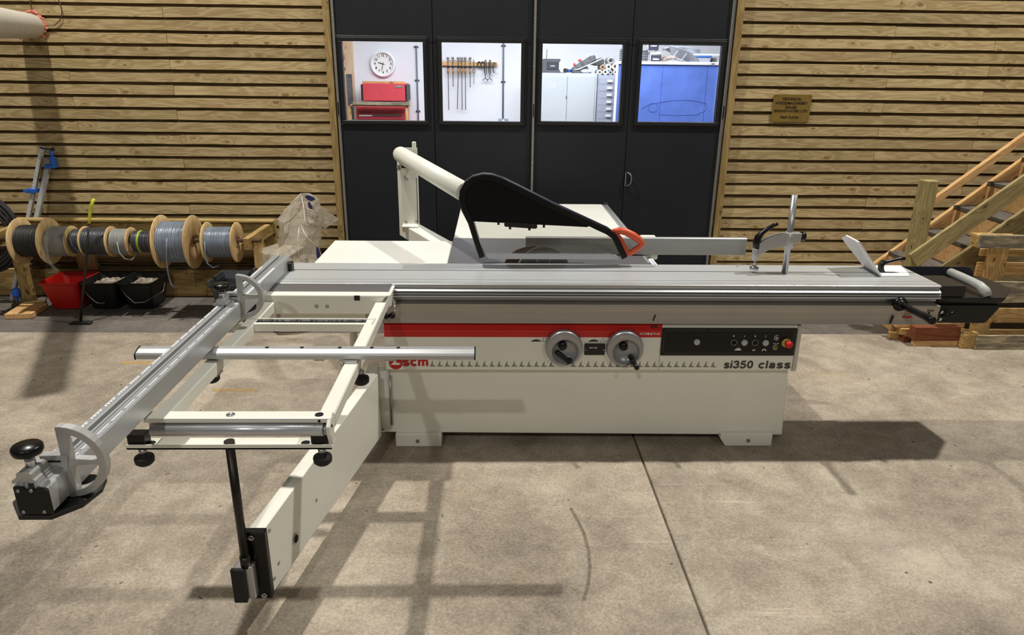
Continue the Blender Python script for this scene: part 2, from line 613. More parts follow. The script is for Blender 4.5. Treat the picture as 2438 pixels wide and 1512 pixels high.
def beam(name, p0, p1, w, h, mat, parent=None, side=(0, 1, 0), bevel=0.002, wav=0.0, cut0=0.0, cut1=0.0):
    """timber from p0 to p1 (centre line): local X is the length, w is across 'side', h the other way"""
    p0, p1 = Vector(p0), Vector(p1)
    d = p1 - p0
    L = d.length
    x = d.normalized()
    y = Vector(side)
    y = (y - x * y.dot(x)).normalized()
    z = x.cross(y)
    bm = nb()
    n = 1 if wav == 0 else max(2, int(L / 0.12))
    rings = []
    for i in range(n + 1):
        t = -L / 2 + L * i / n
        a, b = (random.uniform(-wav, wav), random.uniform(-wav, wav)) if wav else (0, 0)
        r = []
        for yy, zz in ((-w / 2, -h / 2 + a), (w / 2, -h / 2 + a), (w / 2, h / 2 + b), (-w / 2, h / 2 + b)):
            tt = t
            if i == 0:
                tt += cut0 * zz
            if i == n:
                tt += cut1 * zz
            r.append(bm.verts.new((tt, yy, zz)))
        rings.append(r)
    bm.faces.new(rings[0][::-1])
    bm.faces.new(rings[-1])
    for A, Bq in zip(rings, rings[1:]):
        for i in range(4):
            bm.faces.new((A[i], A[(i + 1) % 4], Bq[(i + 1) % 4], Bq[i]))
    bmesh.ops.recalc_face_normals(bm, faces=bm.faces)
    me = bpy.data.meshes.new(name)
    bm.to_mesh(me)
    bm.free()
    me.materials.append(mat)
    o = bpy.data.objects.new(name, me)
    COL.objects.link(o)
    mid = (p0 + p1) / 2
    o.rotation_euler = Matrix((x, y, z)).transposed().to_euler()
    if parent:
        o.parent = parent
        mid = mid - wloc(parent)
    o.location = mid
    if bevel:
        b = o.modifiers.new('bevel', 'BEVEL')
        b.width = bevel
        b.segments = 1
    return o


def text(name, body, size, loc, mat, parent=None, bold=0.0, sx=1.0, shear=0.0, ext=0.0006, rot=(PI / 2, 0, 0), align='CENTER', fit=None):
    c = bpy.data.curves.new(name, 'FONT')
    c.body = body
    c.size = size
    c.offset = bold * size
    c.shear = shear
    c.extrude = ext
    c.align_x = align
    c.align_y = 'CENTER'
    c.resolution_u = 3
    t = bpy.data.objects.new(name, c)
    COL.objects.link(t)
    dg = bpy.context.evaluated_depsgraph_get()
    me = bpy.data.meshes.new_from_object(t.evaluated_get(dg))
    COL.objects.unlink(t)
    bpy.data.objects.remove(t)
    me.name = name
    me.materials.clear()
    me.materials.append(mat)
    if fit:
        xs = [v.co.x for v in me.vertices]
        ys = [v.co.y for v in me.vertices]
        kx = fit[0] / (max(xs) - min(xs))
        ky = fit[1] / (max(ys) - min(ys)) if fit[1] else kx
        mx, my = (max(xs) + min(xs)) / 2, (max(ys) + min(ys)) / 2
        for v in me.vertices:
            v.co.x = (v.co.x - mx) * kx
            v.co.y = (v.co.y - my) * ky
    elif sx != 1.0:
        for v in me.vertices:
            v.co.x *= sx
    o = bpy.data.objects.new(name, me)
    COL.objects.link(o)
    o.rotation_euler = rot
    loc = Vector(loc)
    if parent:
        o.parent = parent
        loc = loc - wloc(parent)
    o.location = loc
    return o


def ell(cx, cy, rx, ry, a0=0, a1=360, n=16):
    return [(cx + rx * math.cos(math.radians(a0 + (a1 - a0) * i / n)), cy + ry * math.sin(math.radians(a0 + (a1 - a0) * i / n))) for i in range(n + 1)]


GLYPH = {
    's': (.56, [[(.43, .53), (.40, .60), (.27, .645), (.13, .61), (.09, .52), (.14, .43), (.28, .36), (.41, .29), (.45, .20), (.40, .11), (.27, .075), (.12, .11), (.08, .20)]]),
    'i': (.24, [[(.10, 0), (.10, .72)], [(.10, .85), (.10, 1.0)]]),
    '3': (.60, [[(.08, .74), (.13, .87), (.27, .92), (.42, .87), (.46, .74), (.40, .60), (.24, .54), (.42, .48), (.49, .32), (.42, .15), (.26, .08), (.12, .13), (.06, .28)]]),
    '5': (.60, [[(.48, .91), (.16, .91), (.11, .50), (.20, .56), (.30, .58), (.43, .51), (.48, .34), (.42, .15), (.27, .08), (.13, .12), (.07, .25)]]),
    '0': (.62, [ell(.28, .5, .19, .42)]),
    'c': (.54, [ell(.28, .36, .19, .28, 42, 318)]),
    'l': (.24, [[(.10, 0), (.10, 1)]]),
    'a': (.58, [[(.08, .50), (.14, .61), (.27, .645), (.40, .60), (.42, .50), (.42, .12), (.48, .06)], [(.42, .40), (.26, .36), (.12, .31), (.08, .19), (.14, .10), (.26, .08), (.38, .15), (.42, .25)]]),
    'm': (.80, [[(.09, 0), (.09, .70)], [(.09, .50), (.17, .61), (.27, .645), (.35, .60), (.37, .5), (.37, 0)], [(.37, .50), (.45, .61), (.55, .645), (.63, .6), (.65, .5), (.65, 0)]]),
    'g': (.58, [ell(.26, .36, .18, .28), [(.44, .70), (.44, -.08), (.36, -.19), (.22, -.21), (.10, -.15)]]),
    'r': (.38, [[(.09, 0), (.09, .70)], [(.09, .46), (.16, .60), (.32, .64)]]),
    'o': (.58, [ell(.27, .36, .19, .28)]),
    'u': (.57, [[(.09, .72), (.09, .22), (.15, .10), (.26, .075), (.37, .12), (.43, .25)], [(.43, .72), (.43, 0)]]),
    'p': (.58, [[(.09, .70), (.09, -.22)], ell(.28, .36, .18, .28)]),
    ' ': (.30, []),
}


def strokes(name, s, x0, x1, z0, h, y, mat, parent, wt=.17, slant=0.0, th=.0012):
    """bold grotesque lettering as flat raised strokes; every letter is a piece of the one print"""
    adv = sum(GLYPH[c][0] for c in s)
    k = (x1 - x0) / adv
    bm = nb()
    p = 0.0
    for ci, c in enumerate(s):
        w, lines = GLYPH[c]
        for li, ln in enumerate(lines):
            pts = [Vector(((q[0] + p) * k + x0 + slant * q[1] * h, z0 + q[1] * h)) for q in ln]
            closed = (pts[0] - pts[-1]).length < 1e-6
            n = len(pts)
            V = []
            for i in range(n):
                a = pts[i - 1] if i else (pts[-2] if closed else pts[0])
                b = pts[i + 1] if i < n - 1 else (pts[1] if closed else pts[-1])
                t = (b - a).normalized()
                nr = Vector((-t.y, t.x)) * wt * h * .5
                yy = y - th + (li + ci % 2) * 1e-5
                V.append([bm.verts.new(q) for q in ((pts[i].x + nr.x, yy, pts[i].y + nr.y), (pts[i].x - nr.x, yy, pts[i].y - nr.y), (pts[i].x - nr.x, y, pts[i].y - nr.y), (pts[i].x + nr.x, y, pts[i].y + nr.y))])
            for A, Q in zip(V, V[1:]):
                for j in range(4):
                    bm.faces.new((A[j], A[(j + 1) % 4], Q[(j + 1) % 4], Q[j]))
            if not closed:
                bm.faces.new(V[0][::-1])
                bm.faces.new(V[-1])
        p += w
    return link_mesh(name, bm, mat, parent)


def copy_tree(o, parent=None):
    c = o.copy()
    COL.objects.link(c)
    c.parent = parent
    for ch in list(o.children):
        copy_tree(ch, c)
    return c

# ================================================================== SETTING
# ---- floor: two concrete slabs with a saw-cut joint, a darker apron along the wall
floor = B('floor', -7, 8, -4, 10, -0.30, -0.12, m_hole)
tag(floor, kind='structure')
tag(B('slab', -7, 0.762, -4, 5.006, -0.12, 0.0, m_concrete, floor, 0.004), 'sandy concrete slab')
tag(B('slab', 0.771, 8, -4, 5.006, -0.12, 0.0, m_concrete, floor, 0.004), 'sandy concrete slab')
tag(B('apron', -7, 8, 5.014, 10, -0.12, -0.004, m_apron, floor, 0.004), 'dark grey apron along the wall')
bm = nb()
arc = [(0.353, 2.746), (0.375, 2.66), (0.392, 2.56), (0.398, 2.45), (0.390, 2.34), (0.370, 2.24), (0.343, 2.152)]
for (xa, ya), (xb, yb) in zip(arc, arc[1:]):
    bm.faces.new([bm.verts.new(p) for p in ((xa - .007, ya, 0.0006), (xa + .007, ya, 0.0006), (xb + .007, yb, 0.0006), (xb - .007, yb, 0.0006))])
tag(link_mesh('skid_mark', bm, M('skid_rubber', S(122, 110, 95), 0.8, 0, 0.25, 60), floor), 'curved dark skid mark')
bm = nb()
for (xa, ya, xb, yb, w) in ((1.12, 2.42, 1.62, 2.14, .004), (-0.52, 2.86, -0.38, 2.80, .003), (0.62, 2.60, 0.92, 2.52, .002), (1.0, 2.95, 1.06, 2.7, .002), (-2.3, 4.3, -2.75, 3.5, .004), (-2.1, 4.2, -2.28, 3.85, .003), (2.0, 2.0, 2.3, 1.9, .003), (-0.1, 2.75, .1, 2.66, .003)):
    d = Vector((xb - xa, yb - ya)).normalized()
    nx, ny = -d.y * w, d.x * w
    bm.faces.new([bm.verts.new(p) for p in ((xa + nx, ya + ny, 0.0005), (xa - nx, ya - ny, 0.0005), (xb, yb, 0.0005))])
tag(link_mesh('scratch_marks', bm, M('chalk_scratch', S(186, 176, 157), 0.9, 0, 0.2, 80), floor), 'pale scratches')
bm = nb()
for (xa, xb, y, w) in ((-2.48, -2.0, 4.43, .02), (-1.72, -1.45, 4.0, .016), (-0.93, -0.8, 1.98, .012)):
    bm.faces.new([bm.verts.new(p) for p in ((xa, y - w, 0.0005), (xb, y - w * .7, 0.0005), (xb, y + w * .8, 0.0005), (xa, y + w, 0.0005))])
tag(link_mesh('line_marking', bm, M('worn_yellow_line', S(182, 150, 92), 0.8, 0, 0.2, 50), floor), 'worn yellow line marking')
# wood shavings and grit lying about
bm = nb()
for i in range(150):
    x, y = random.uniform(-3.4, 3.6), random.uniform(1.2, 5.6)
    a, s = random.uniform(0, PI), random.uniform(.003, .010)
    q = Matrix.Rotation(a, 3, 'Z')
    z0 = 0.0 if y < 5.0 else -0.004
    P = [q @ Vector(p) + Vector((x, y, z0)) for p in ((-s, -s * .3, 0.0005), (s, -s * .3, 0.0005), (s * .8, s * .3, .003), (-s, s * .3, .002))]
    bm.faces.new([bm.verts.new(p) for p in P])
tag(link_mesh('wood_shavings', bm, M('shaving', S(120, 96, 70), 0.8, 0, 0.35, 3), None), 'small dark and pale wood shavings scattered over the concrete floor', 'shavings', kind='stuff')


def board_wall(name, x0, x1, zs, joints, shade_x):
    """lapped rows: a gap below every board, boards butt-jointed on alternating studs"""
    w = B(name, x0, x1, 5.985, 6.03, 0.0, 3.2, m_gapdark)
    tag(w, kind='structure')
    pitch = zs[1] - zs[0]
    for k, z in enumerate(zs):
        cuts = [x0] + [j + random.uniform(-.004, .004) for j in joints[k % 2] if x0 < j < x1] + [x1]
        for a, b in zip(cuts, cuts[1:]):
            h = pitch - random.uniform(.021, .025)
            n = max(3, int((b - a) / 0.22))
            bm = nb()
            rings = []
            tw = random.uniform(-.003, .003)
            dy = random.uniform(-.003, .002)
            for i in range(n + 1):
                x = a + .0015 + (b - a - .003) * i / n
                lo, hi = random.uniform(-.0022, .0022), random.uniform(-.002, .002)
                rings.append([bm.verts.new(p) for p in ((x, 5.947 + dy, z + lo), (x, 5.969, z + lo * .5 + .001), (x, 5.972, z + h + hi), (x, 5.952 + dy + tw, z + h + hi))])
            bm.faces.new(rings[0][::-1])
            bm.faces.new(rings[-1])
            for A, Q in zip(rings, rings[1:]):
                for i in range(4):
                    bm.faces.new((A[i], A[(i + 1) % 4], Q[(i + 1) % 4], Q[i]))
            link_mesh('board', bm, w_board, w)
    # battens behind the gaps
    for k, z in enumerate(zs):
        B('batten', x0, x1, 5.973, 5.985, z - .030, z + .012, w_batten, w)
    return w


zl = [2.325 - 0.0951 * 20 + 0.0951 * k for k in range(29)]
wall_left = board_wall('wall_left', -7.0, -1.315, [z for z in zl if z > .24 and z < 3.15], ([-6.1, -4.9, -3.33], [-5.7, -4.1, -2.535]), 0)
zr = [2.356 - 0.0966 * 23 + 0.0966 * k for k in range(33)]
wall_right = board_wall('wall_right', 1.934, 8.0, [z for z in zr if z > .10 and z < 3.15], ([3.985, 5.3, 6.6], [3.172, 4.6, 6.0]), 0)
# heavy timber kerb along the foot of the left wall
for i, (a, b) in enumerate(((-7.0, -3.86), (-3.857, -1.32))):
    tag(beam('sill_timber', (a, 5.925, .118), (b, 5.925, .118), .055, .236, w_beamX, wall_left, bevel=.004), 'heavy timber kerb at the foot of the wall')
tag(beam('ledger', (-7, 5.94, .262), (-1.32, 5.94, .262), .03, .022, w_batten, wall_left), 'thin dark ledger strip')
# opening surround
t1 = beam('trim_1', (-1.289, 5.945, 0), (-1.289, 5.945, 3.2), .07, .050, w_trim, None, (0, 1, 0), .003)
tag(t1, kind='structure')
t2 = beam('trim_2', (1.911, 5.945, 0), (1.911, 5.945, 3.2), .07, .050, w_trim, None, (0, 1, 0), .003)
tag(t2, kind='structure')
tag(B('trim_3', -1.264, -1.236, 5.98, 6.0, 0, 3.2, m_hole), kind='structure')
tag(B('trim_4', 1.856, 1.886, 5.98, 6.0, 0, 3.2, m_hole), kind='structure')
for i, x in enumerate((-1.244, 0.318, 1.860)):
    o = B('trim_%d' % (5 + i), x - .009, x + .009, 5.93, 5.99, 0, 3.2, m_strip, None, .002)
    tag(o, kind='structure')
    for z in (.35, .75, 1.15, 1.55, 1.9, 2.25, 2.6):
        bm = nb()
        sphere(bm, (x, 5.93, z), .005, 8, (1, .5, 1))
        link_mesh('screw', bm, m_steel, o)
    B('hinge_pin', x - .004, x + .004, 5.923, 5.931, 1.52, 1.62, m_black, o)
tag(B('trim_8', .292, .3085, 5.945, 5.99, 0, 3.2, m_hole), kind='structure')

# folding door leaves with windows
leaves = [(-1.234, -.4835, -1.190, -.558), (-.4785, .291, -.413, .214), (.328, 1.0865, .381, 1.016), (1.0915, 1.850, 1.169, 1.801)]
ZB, ZT = 1.480, 2.075
for i, (a, b, wa, wb) in enumerate(leaves):
    dz = (0, 0, .006, .010)[i]
    zb, zt = ZB + dz, ZT + dz * .6
    bm = nb()
    box(bm, a, wa, 5.95, 5.99, .02, 3.2)
    box(bm, wb, b, 5.95, 5.99, .02, 3.2)
    box(bm, wa, wb, 5.95, 5.99, .02, zb)
    box(bm, wa, wb, 5.95, 5.99, zt, 3.2)
    d = link_mesh('door_%d' % (i + 1), bm, m_door)
    tag(d, kind='structure')
    # moulded frame: outer thin bead plus bevelled inner frame
    bm = nb()
    for (g, th, y) in ((.042, .012, 5.940), (.030, .030, 5.934)):
        box(bm, wa - g, wb + g, y, 5.952, zt + g - th, zt + g)
        box(bm, wa - g, wb + g, y, 5.952, zb - g, zb - g + th)
        box(bm, wa - g, wa - g + th, y, 5.952, zb - g + th, zt + g - th)
        box(bm, wb + g - th, wb + g, y, 5.952, zb - g + th, zt + g - th)
    link_mesh('window_frame', bm, m_frame, d, bevel=.003)
    bm = nb()
    box(bm, wa - .004, wb + .004, 5.966, 5.970, zb - .004, zt + .004)
    link_mesh('pane', bm, m_glass, d)
    bm = nb()
    box(bm, a, b, 5.9475, 5.952, 2.075, 2.079)
    link_mesh('panel_joint', bm, m_hole, d)
    if i == 3:
        bm = nb()
        box(bm, 1.096, 1.104, 5.936, 5.951, .965, 1.085)
        tube(bm, [(1.100, 5.94, 1.080), (1.125, 5.92, 1.078), (1.140, 5.915, 1.06), (1.146, 5.912, 1.03), (1.140, 5.915, .995), (1.125, 5.92, .975), (1.100, 5.94, .972)], .006, 8)
        tag(link_mesh('pull_handle', bm, m_steel, d), 'steel D-shaped pull handle')

for i, x in enumerate((-.481, 1.089)):
    tag(B('trim_%d' % (9 + i), x - .02, x + .02, 5.991, 6.0, 0, 3.2, m_hole), kind='structure')  # black strips added behind the leaf seams to block the workshop light

# ---- the workshop behind the doors
tag(B('wall_back', -3.4, 3.6, 9.0, 9.08, 0, 3.0, m_wallwhite), kind='structure')
tag(B('wall_workshop_left', -3.48, -3.4, 6.0, 9.08, 0, 3.0, m_wallwhite), kind='structure')
tag(B('wall_workshop_right', 3.6, 3.68, 6.0, 9.08, 0, 3.0, m_wallwhite), kind='structure')
tag(B('ceiling', -3.48, 3.68, 6.03, 9.08, 3.0, 3.06, m_wallwhite), kind='structure')

# clock
t = empty('wall_clock', (-1.322, 8.99, 1.925), 'round white wall clock seen through the leftmost door window', 'clock')
bm = nb()
lathe(bm, [(.150, 0), (.150, -.030), (.140, -.042), (.126, -.042), (.118, -.022), (.118, -.015), (0.0001, -.015)], (-1.322, 8.995, 1.925), 'Y', 48)
link_mesh('clock_case', bm, m_white, t)
bm = nb()
lathe(bm, [(.117, -.017), (0.0001, -.0175)], (-1.322, 8.995, 1.925), 'Y', 40, cap=False)
face = link_mesh('clock_face', bm, m_clockface, t)
for h in range(1, 13):
    a = PI / 2 - h * PI / 6
    text('numeral', str(h), .040, (-1.322 + math.cos(a) * .094, 8.976, 1.925 + math.sin(a) * .094), m_print_black, face, bold=.02)
for nm, ang, L, w in (('hour_hand', 9.55 * 30, .062, .004), ('minute_hand', 192, .088, .003)):
    a = math.radians(90 - ang)
    d = Vector((math.cos(a), 0, math.sin(a)))
    c = Vector((-1.322, 8.974, 1.925))
    bm = nb()
    tube(bm, [c - d * .022, c, c + d * L * .6, c + d * L], [w * .6, w, w * 1.2, w * .4], 6)
    link_mesh(nm, bm, m_print_black, t)

t = empty('plywood_sheet', (-1.745, 8.97, 1.3), 'pale plywood upright panel at the left edge of the leftmost door window', 'panel')
B('sheet', -2.0, -1.668, 8.95, 8.995, 0, 2.6, m_pinkwood, t, .003)
t = B('steel_rule', -1.752, -1.692, 8.93, 8.948, 1.1, 1.807, m_greybag)
tag(t, 'wide dark grey steel rule hanging on the plywood panel', 'ruler')
bm = nb()
pts = [(-1.772 + .012 * math.sin(i), 8.93, 2.03 - i * .02) for i in range(10)]
tube(bm, pts, .005, 6)
tag(link_mesh('hanging_wire', bm, m_steel), 'thin wire hanging on the plywood panel above the steel rule', 'wire')

# red tool chests and shelf
t = empty('top_tool_chest', (-1.27, 8.6, 1.50), 'red tool chest with a pale plank on top, standing above the wooden shelf', 'tool chest')
B('body', -1.515, -1.022, 8.6, 8.96, 1.519, 1.712, m_chest, t, .006)
for x in (-1.530, -1.020):
    B('corner_strip', x, x + .014, 8.59, 8.96, 1.519, 1.70, m_black, t, .003)
o = B('name_plate', -1.142, -1.050, 8.594, 8.601, 1.668, 1.690, m_print_grey, t)
text('plate_text', 'TENG', .014, (-1.096, 8.592, 1.679), m_print_white, o)
tag(B('plank', -1.515, -1.030, 8.62, 8.66, 1.7135, 1.735, w_fresh), 'thin pale plank lying on top of the upper red tool chest', 'plank')
t = empty('lower_tool_chest', (-1.3, 8.6, 1.0), 'red drawer chest below the wooden shelf in the leftmost window', 'tool chest')
B('body', -1.60, -1.030, 8.62, 8.97, .9, 1.456, m_chest, t, .006)
o = B('drawer', -1.58, -1.05, 8.606, 8.62, 1.31, 1.385, m_chest, t, .003)
B('drawer_pull', -1.40, -1.07, 8.590, 8.606, 1.352, 1.372, m_steel, o, .003)
B('drawer_pull', -1.57, -1.42, 8.590, 8.606, 1.345, 1.362, m_white, o, .003)
text('lettering', 'PROFESSIONAL SERIES', .014, (-1.49, 8.604, 1.392), m_print_black, o, bold=.02)
for z in (1.28, 1.20, 1.12):
    B('drawer', -1.58, -1.05, 8.606, 8.62, z - .07, z, m_chest, t, .003)
t = empty('wooden_shelf', (-1.3, 8.5, 1.49), 'pale timber shelf across the front of the red tool chests', 'shelf')
beam('shelf_board', (-1.64, 8.52, 1.475), (-.965, 8.52, 1.475), .12, .020, w_fresh, t)
beam('front_rail', (-1.605, 8.45, 1.497), (-.965, 8.45, 1.497), .02, .035, w_weather, t)
for x in (-1.655, -1.0):
    beam('upright', (x, 8.5, .6), (x, 8.5, 1.464), .05, .03, w_fresh, t)


def conduit(x, z0, z1, clips, label):
    bm = nb()
    cyl(bm, (x, 8.985, z0), (x, 8.985, z1), .009, n=10)
    t = link_mesh('conduit_pipe', bm, M('conduit_grey', S(110, 114, 128), .5))
    tag(t, label, 'pipe')
    for z in clips:
        bm = nb()
        cyl(bm, (x - .026, 8.985, z), (x + .026, 8.985, z), .008, n=8)
        link_mesh('clip', bm, m_print_dark, t)


conduit(-.922, 1.0, 2.136, (1.39, 1.745, 2.12), 'thin grey conduit pipe right of the clock on the white wall')
conduit(.110, 1.31, 2.6, (1.74, 2.145), 'dark conduit pipe running down to a socket right of the hanging clamps')
t = empty('wall_socket', (.114, 8.98, 1.285), 'grey double socket box at the foot of the dark conduit pipe', 'socket')
B('box', .056, .172, 8.955, 8.998, 1.262, 1.312, m_drawers, t, .003)
B('switch', .10, .13, 8.948, 8.955, 1.275, 1.30, m_white, t, .002)

# clamp rail with hand clamps
beam_o = beam('tool_rail', (-.72, 8.975, 1.936), (.035, 8.975, 1.936), .04, .045, w_fresh, None)
tag(beam_o, 'pale timber rail screwed to the white wall with tools hanging on it', 'rail')
CL = [(-.547, 1.421, 1.0, 'longest leftmost'), (-.489, 1.689, 1.0, 'short'), (-.425, 1.431, 1.0, ''), (-.385, 1.422, 1.0, ''), (-.343, 1.423, 1.0, ''), (-.285, 1.682, 1.0, '')]
CLL = ['long bar clamp with wooden handle, leftmost on the tool rail', 'short bar clamp, second from the left on the tool rail',
       'long bar clamp hanging third from the left, slightly tilted', 'long bar clamp hanging fourth from the left on the tool rail',
       'long bar clamp, fifth from the left on the tool rail', 'short bar clamp, sixth from the left on the tool rail']
for (x, zb, s, _), lb in zip(CL, CLL):
    t = empty('bar_clamp', (x, 8.94, 1.95), lb, 'clamp', 'bar clamps on the tool rail')
    tilt = -.018 if x == -.425 else 0
    bm = nb()
    tube(bm, [(x, 8.94, 1.99), (x, 8.94, 1.9), (x + tilt, 8.94, zb)], .0045, 6)
    cyl(bm, (x + tilt, 8.94, zb), (x + tilt, 8.94, zb - .012), .008, .001, 8)
    link_mesh('bar', bm, m_print_dark, t)
    bm = nb()
    cyl(bm, (x, 8.94, 1.990), (x, 8.94, 2.012), .017, n=12)
    cyl(bm, (x, 8.94, 1.965), (x, 8.94, 1.99), .009, n=10)
    link_mesh('pad', bm, m_steel, t)
    bm = nb()
    cyl(bm, (x, 8.932, 1.885), (x, 8.932, 1.825), .014, .012, 10)
    link_mesh('wooden_handle', bm, M('handle_wood', S(170, 124, 78), .5), t)
    bm = nb()
    box(bm, x - .013, x + .013, 8.925, 8.955, 1.885, 1.912)
    link_mesh('jaw', bm, m_print_black, t, bevel=.003)
t = empty('hand_drill_brace', (-.24, 8.94, 1.9), 'slim hook tool hanging seventh from the left on the tool rail', 'tool')
bm = nb()
tube(bm, [(-.24, 8.94, 1.985), (-.24, 8.94, 1.90), (-.252, 8.94, 1.87), (-.25, 8.94, 1.84), (-.24, 8.94, 1.825), (-.23, 8.94, 1.84), (-.228, 8.94, 1.87), (-.24, 8.94, 1.90)], .005, 6)
tube(bm, [(-.24, 8.94, 1.825), (-.24, 8.94, 1.71)], .003, 6)
link_mesh('shank', bm, m_print_dark, t)
t = empty('coiled_clip', (-.155, 8.94, 1.93), 'pair of dark round clips hanging on the tool rail left of the pincers', 'tool')
for dx in (-.022, .02):
    bm = nb()
    tube(bm, [(-.155 + dx + .02 * math.cos(a), 8.94, 1.935 + .028 * math.sin(a)) for a in [i * PI / 6 for i in range(12)]], .007, 6, closed=True)
    link_mesh('ring', bm, m_print_dark, t)
for i, x in enumerate((-.105, -.052)):
    t = empty('carpenter_pincers', (x, 8.94, 1.9), ('left' if i == 0 else 'right') + ' of the two dark splayed-foot tools hanging near the rail end', 'tool', 'splayed tools on the rail')
    bm = nb()
    tube(bm, [(x + .012, 8.94, 1.975), (x + .002, 8.94, 1.985), (x - .008, 8.94, 1.96), (x - .008, 8.94, 1.84)], .007, 6)
    tube(bm, [(x + .012, 8.94, 1.975), (x + .012, 8.94, 1.84), (x + .002, 8.94, 1.82), (x - .008, 8.94, 1.84)], .006, 6)
    link_mesh('handles', bm, m_print_dark, t)
    bm = nb()
    tube(bm, [(x, 8.94, 1.825), (x, 8.94, 1.775), (x - .018, 8.94, 1.768), (x - .03, 8.94, 1.75)], .005, 6)
    tube(bm, [(x, 8.94, 1.775), (x + .018, 8.94, 1.768), (x + .03, 8.94, 1.75)], .005, 6)
    link_mesh('feet', bm, m_print_dark, t)
t = empty('small_g_clamp', (.003, 8.93, 1.9), 'small dark clamp at the right end of the tool rail', 'clamp')
bm = nb()
tube(bm, [(.02, 8.93, 1.94), (-.005, 8.93, 1.96), (-.012, 8.93, 1.93), (-.012, 8.93, 1.87), (0, 8.93, 1.84)], .007, 6)
link_mesh('frame', bm, m_print_dark, t)
bm = nb()
tube(bm, [(.012, 8.93, 1.93), (.012, 8.93, 1.835), (.04, 8.93, 1.832)], .003, 6)
link_mesh('screw_handle', bm, m_steel, t)

# pale double-door cabinet
t = empty('storage_cabinet', (.83, 8.5, 0), 'pale grey double-door steel cabinet with a radio standing on it', 'cabinet')
B('body', .50, 1.150, 8.30, 8.80, 0.0, 1.850, m_cabinet, t, .003)
B('door', .505, .813, 8.290, 8.299, .05, 1.818, m_cabinet, t, .002)
B('door', .819, 1.125, 8.290, 8.299, .05, 1.818, m_cabinet, t, .002)
B('lock', .806, .812, 8.284, 8.290, 1.58, 1.61, m_print_dark, t)
bm = nb()
for i in range(7):
    x, z = .61 + random.uniform(0, .08), 1.685 + random.uniform(0, .035)
    box(bm, x, x + random.uniform(.006, .02), 8.2885, 8.290, z, z + random.uniform(.004, .012))
link_mesh('sticker_remains', bm, m_print_white, t)
t = empty('drawer_cabinet', (1.28, 8.5, 0), 'grey steel multi-drawer cabinet between the pale cabinet and the blue board', 'cabinet')
B('body', 1.158, 1.42, 8.30, 8.75, 0, 1.833, m_drawers, t, .003)
zd = 1.809
for k in range(16):
    z1 = zd - k * .0745
    o = B('drawer', 1.172, 1.405, 8.290, 8.299, z1 - .072, z1, m_drawers, t, .002)
    bm = nb()
    prism(bm, [(8.290, z1 - .052), (8.272, z1 - .050), (8.276, z1 - .030), (8.290, z1 - .024)], 'X', 1.262, 1.318)
    link_mesh('cup_pull', bm, m_scale, o)

# radio
t = empty('site_radio', (.64, 8.45, 1.852), 'rugged dark grey site radio with an aerial on the pale cabinet', 'radio')
bm = nb()
prism(bm, [(.520, 1.8505), (.742, 1.8505), (.735, 1.875), (.722, 1.89), (.722, 1.965), (.737, 1.972), (.737, 1.993), (.722, 1.998), (.552, 1.998), (.540, 1.985), (.540, 1.89), (.525, 1.875)], 'Y', 8.34, 8.50)
link_mesh('body', bm, M('radio_dark', S(84, 86, 92), .5), t, bevel=.005)
B('front_panel', .585, .710, 8.332, 8.341, 1.885, 1.968, M('radio_front', S(62, 63, 68), .45), t, .005)
bm = nb()
tube(bm, [(.58, 8.36, 1.992), (.586, 8.36, 2.098)], .0035, 6)
link_mesh('aerial', bm, m_print_dark, t)
text('logo_text', 'metabo', .018, (.650, 8.330, 1.924), m_print_white, t, bold=.03)
t2_ = tag(B('cable_tangle', .60, .79, 8.36, 8.37, 1.8505, 1.857, m_print_dark), 'dark flat strap lying in front of the radio on the cabinet', 'strap')
# torch
t = empty('hand_torch', (.83, 8.45, 1.87), 'black and blue torch lying on the pale cabinet', 'torch')
bm = nb()
cyl(bm, (.792, 8.38, 1.876), (.815, 8.40, 1.876), .025, .022, 16)
link_mesh('lamp_head', bm, m_print_dark, t)
bm = nb()
cyl(bm, (.815, 8.40, 1.873), (.87, 8.43, 1.873), .017, .017, 14)
link_mesh('barrel', bm, M('torch_blue', S(40, 80, 160), .4), t)
# slanted tool bag
t = empty('tool_bag', (1.05, 8.5, 1.852), 'grey canvas tool bag tipped over on the pale cabinet with a red tag', 'bag')
bm = nb()
prism(bm, [(.885, 1.8505), (.885, 1.90), (.93, 1.935), (1.115, 2.045), (1.135, 2.03), (1.138, 1.99), (1.04, 1.93), (1.10, 1.8505)], 'Y', 8.40, 8.60)
link_mesh('body', bm, m_greybag, t, bevel=.008)
bm = nb()
tube(bm, [(.905, 8.39, 1.888), (.95, 8.385, 1.892), (1.205, 8.385, 2.005), (1.222, 8.40, 2.012)], .006, 6)
link_mesh('trim_strap', bm, m_white, t)
bm = nb()
prism(bm, [(1.05, 1.95), (1.12, 1.99), (1.22, 2.02), (1.232, 1.99), (1.24, 1.95), (1.16, 1.93)], 'Y', 8.42, 8.60)
link_mesh('side_pocket', bm, m_greybag, t, bevel=.008)
bm = nb()
sphere(bm, (.965, 8.46, 1.985), .016, 10, (1.3, .8, 1))
sphere(bm, (.905, 8.46, 1.942), .014, 10, (1, .8, 1.2))
link_mesh('red_tag', bm, M('tag_red', S(210, 84, 76), .5), t)
bm = nb()
tube(bm, [(1.03, 8.44, 2.0), (1.04, 8.44, 2.03), (1.07, 8.44, 2.045), (1.10, 8.44, 2.035)], .006, 6)
link_mesh('carry_loop', bm, m_paper, t)
bm = nb()
sphere(bm, (1.03, 8.36, 1.872), .04, 14, (1.5, .8, .55))
tag(link_mesh('crumpled_cloth', bm, M('blue_white_cloth', S(196, 202, 222), .8, 0, .1, 20)), 'crumpled pale blue cloth in front of the tipped canvas bag', 'cloth')
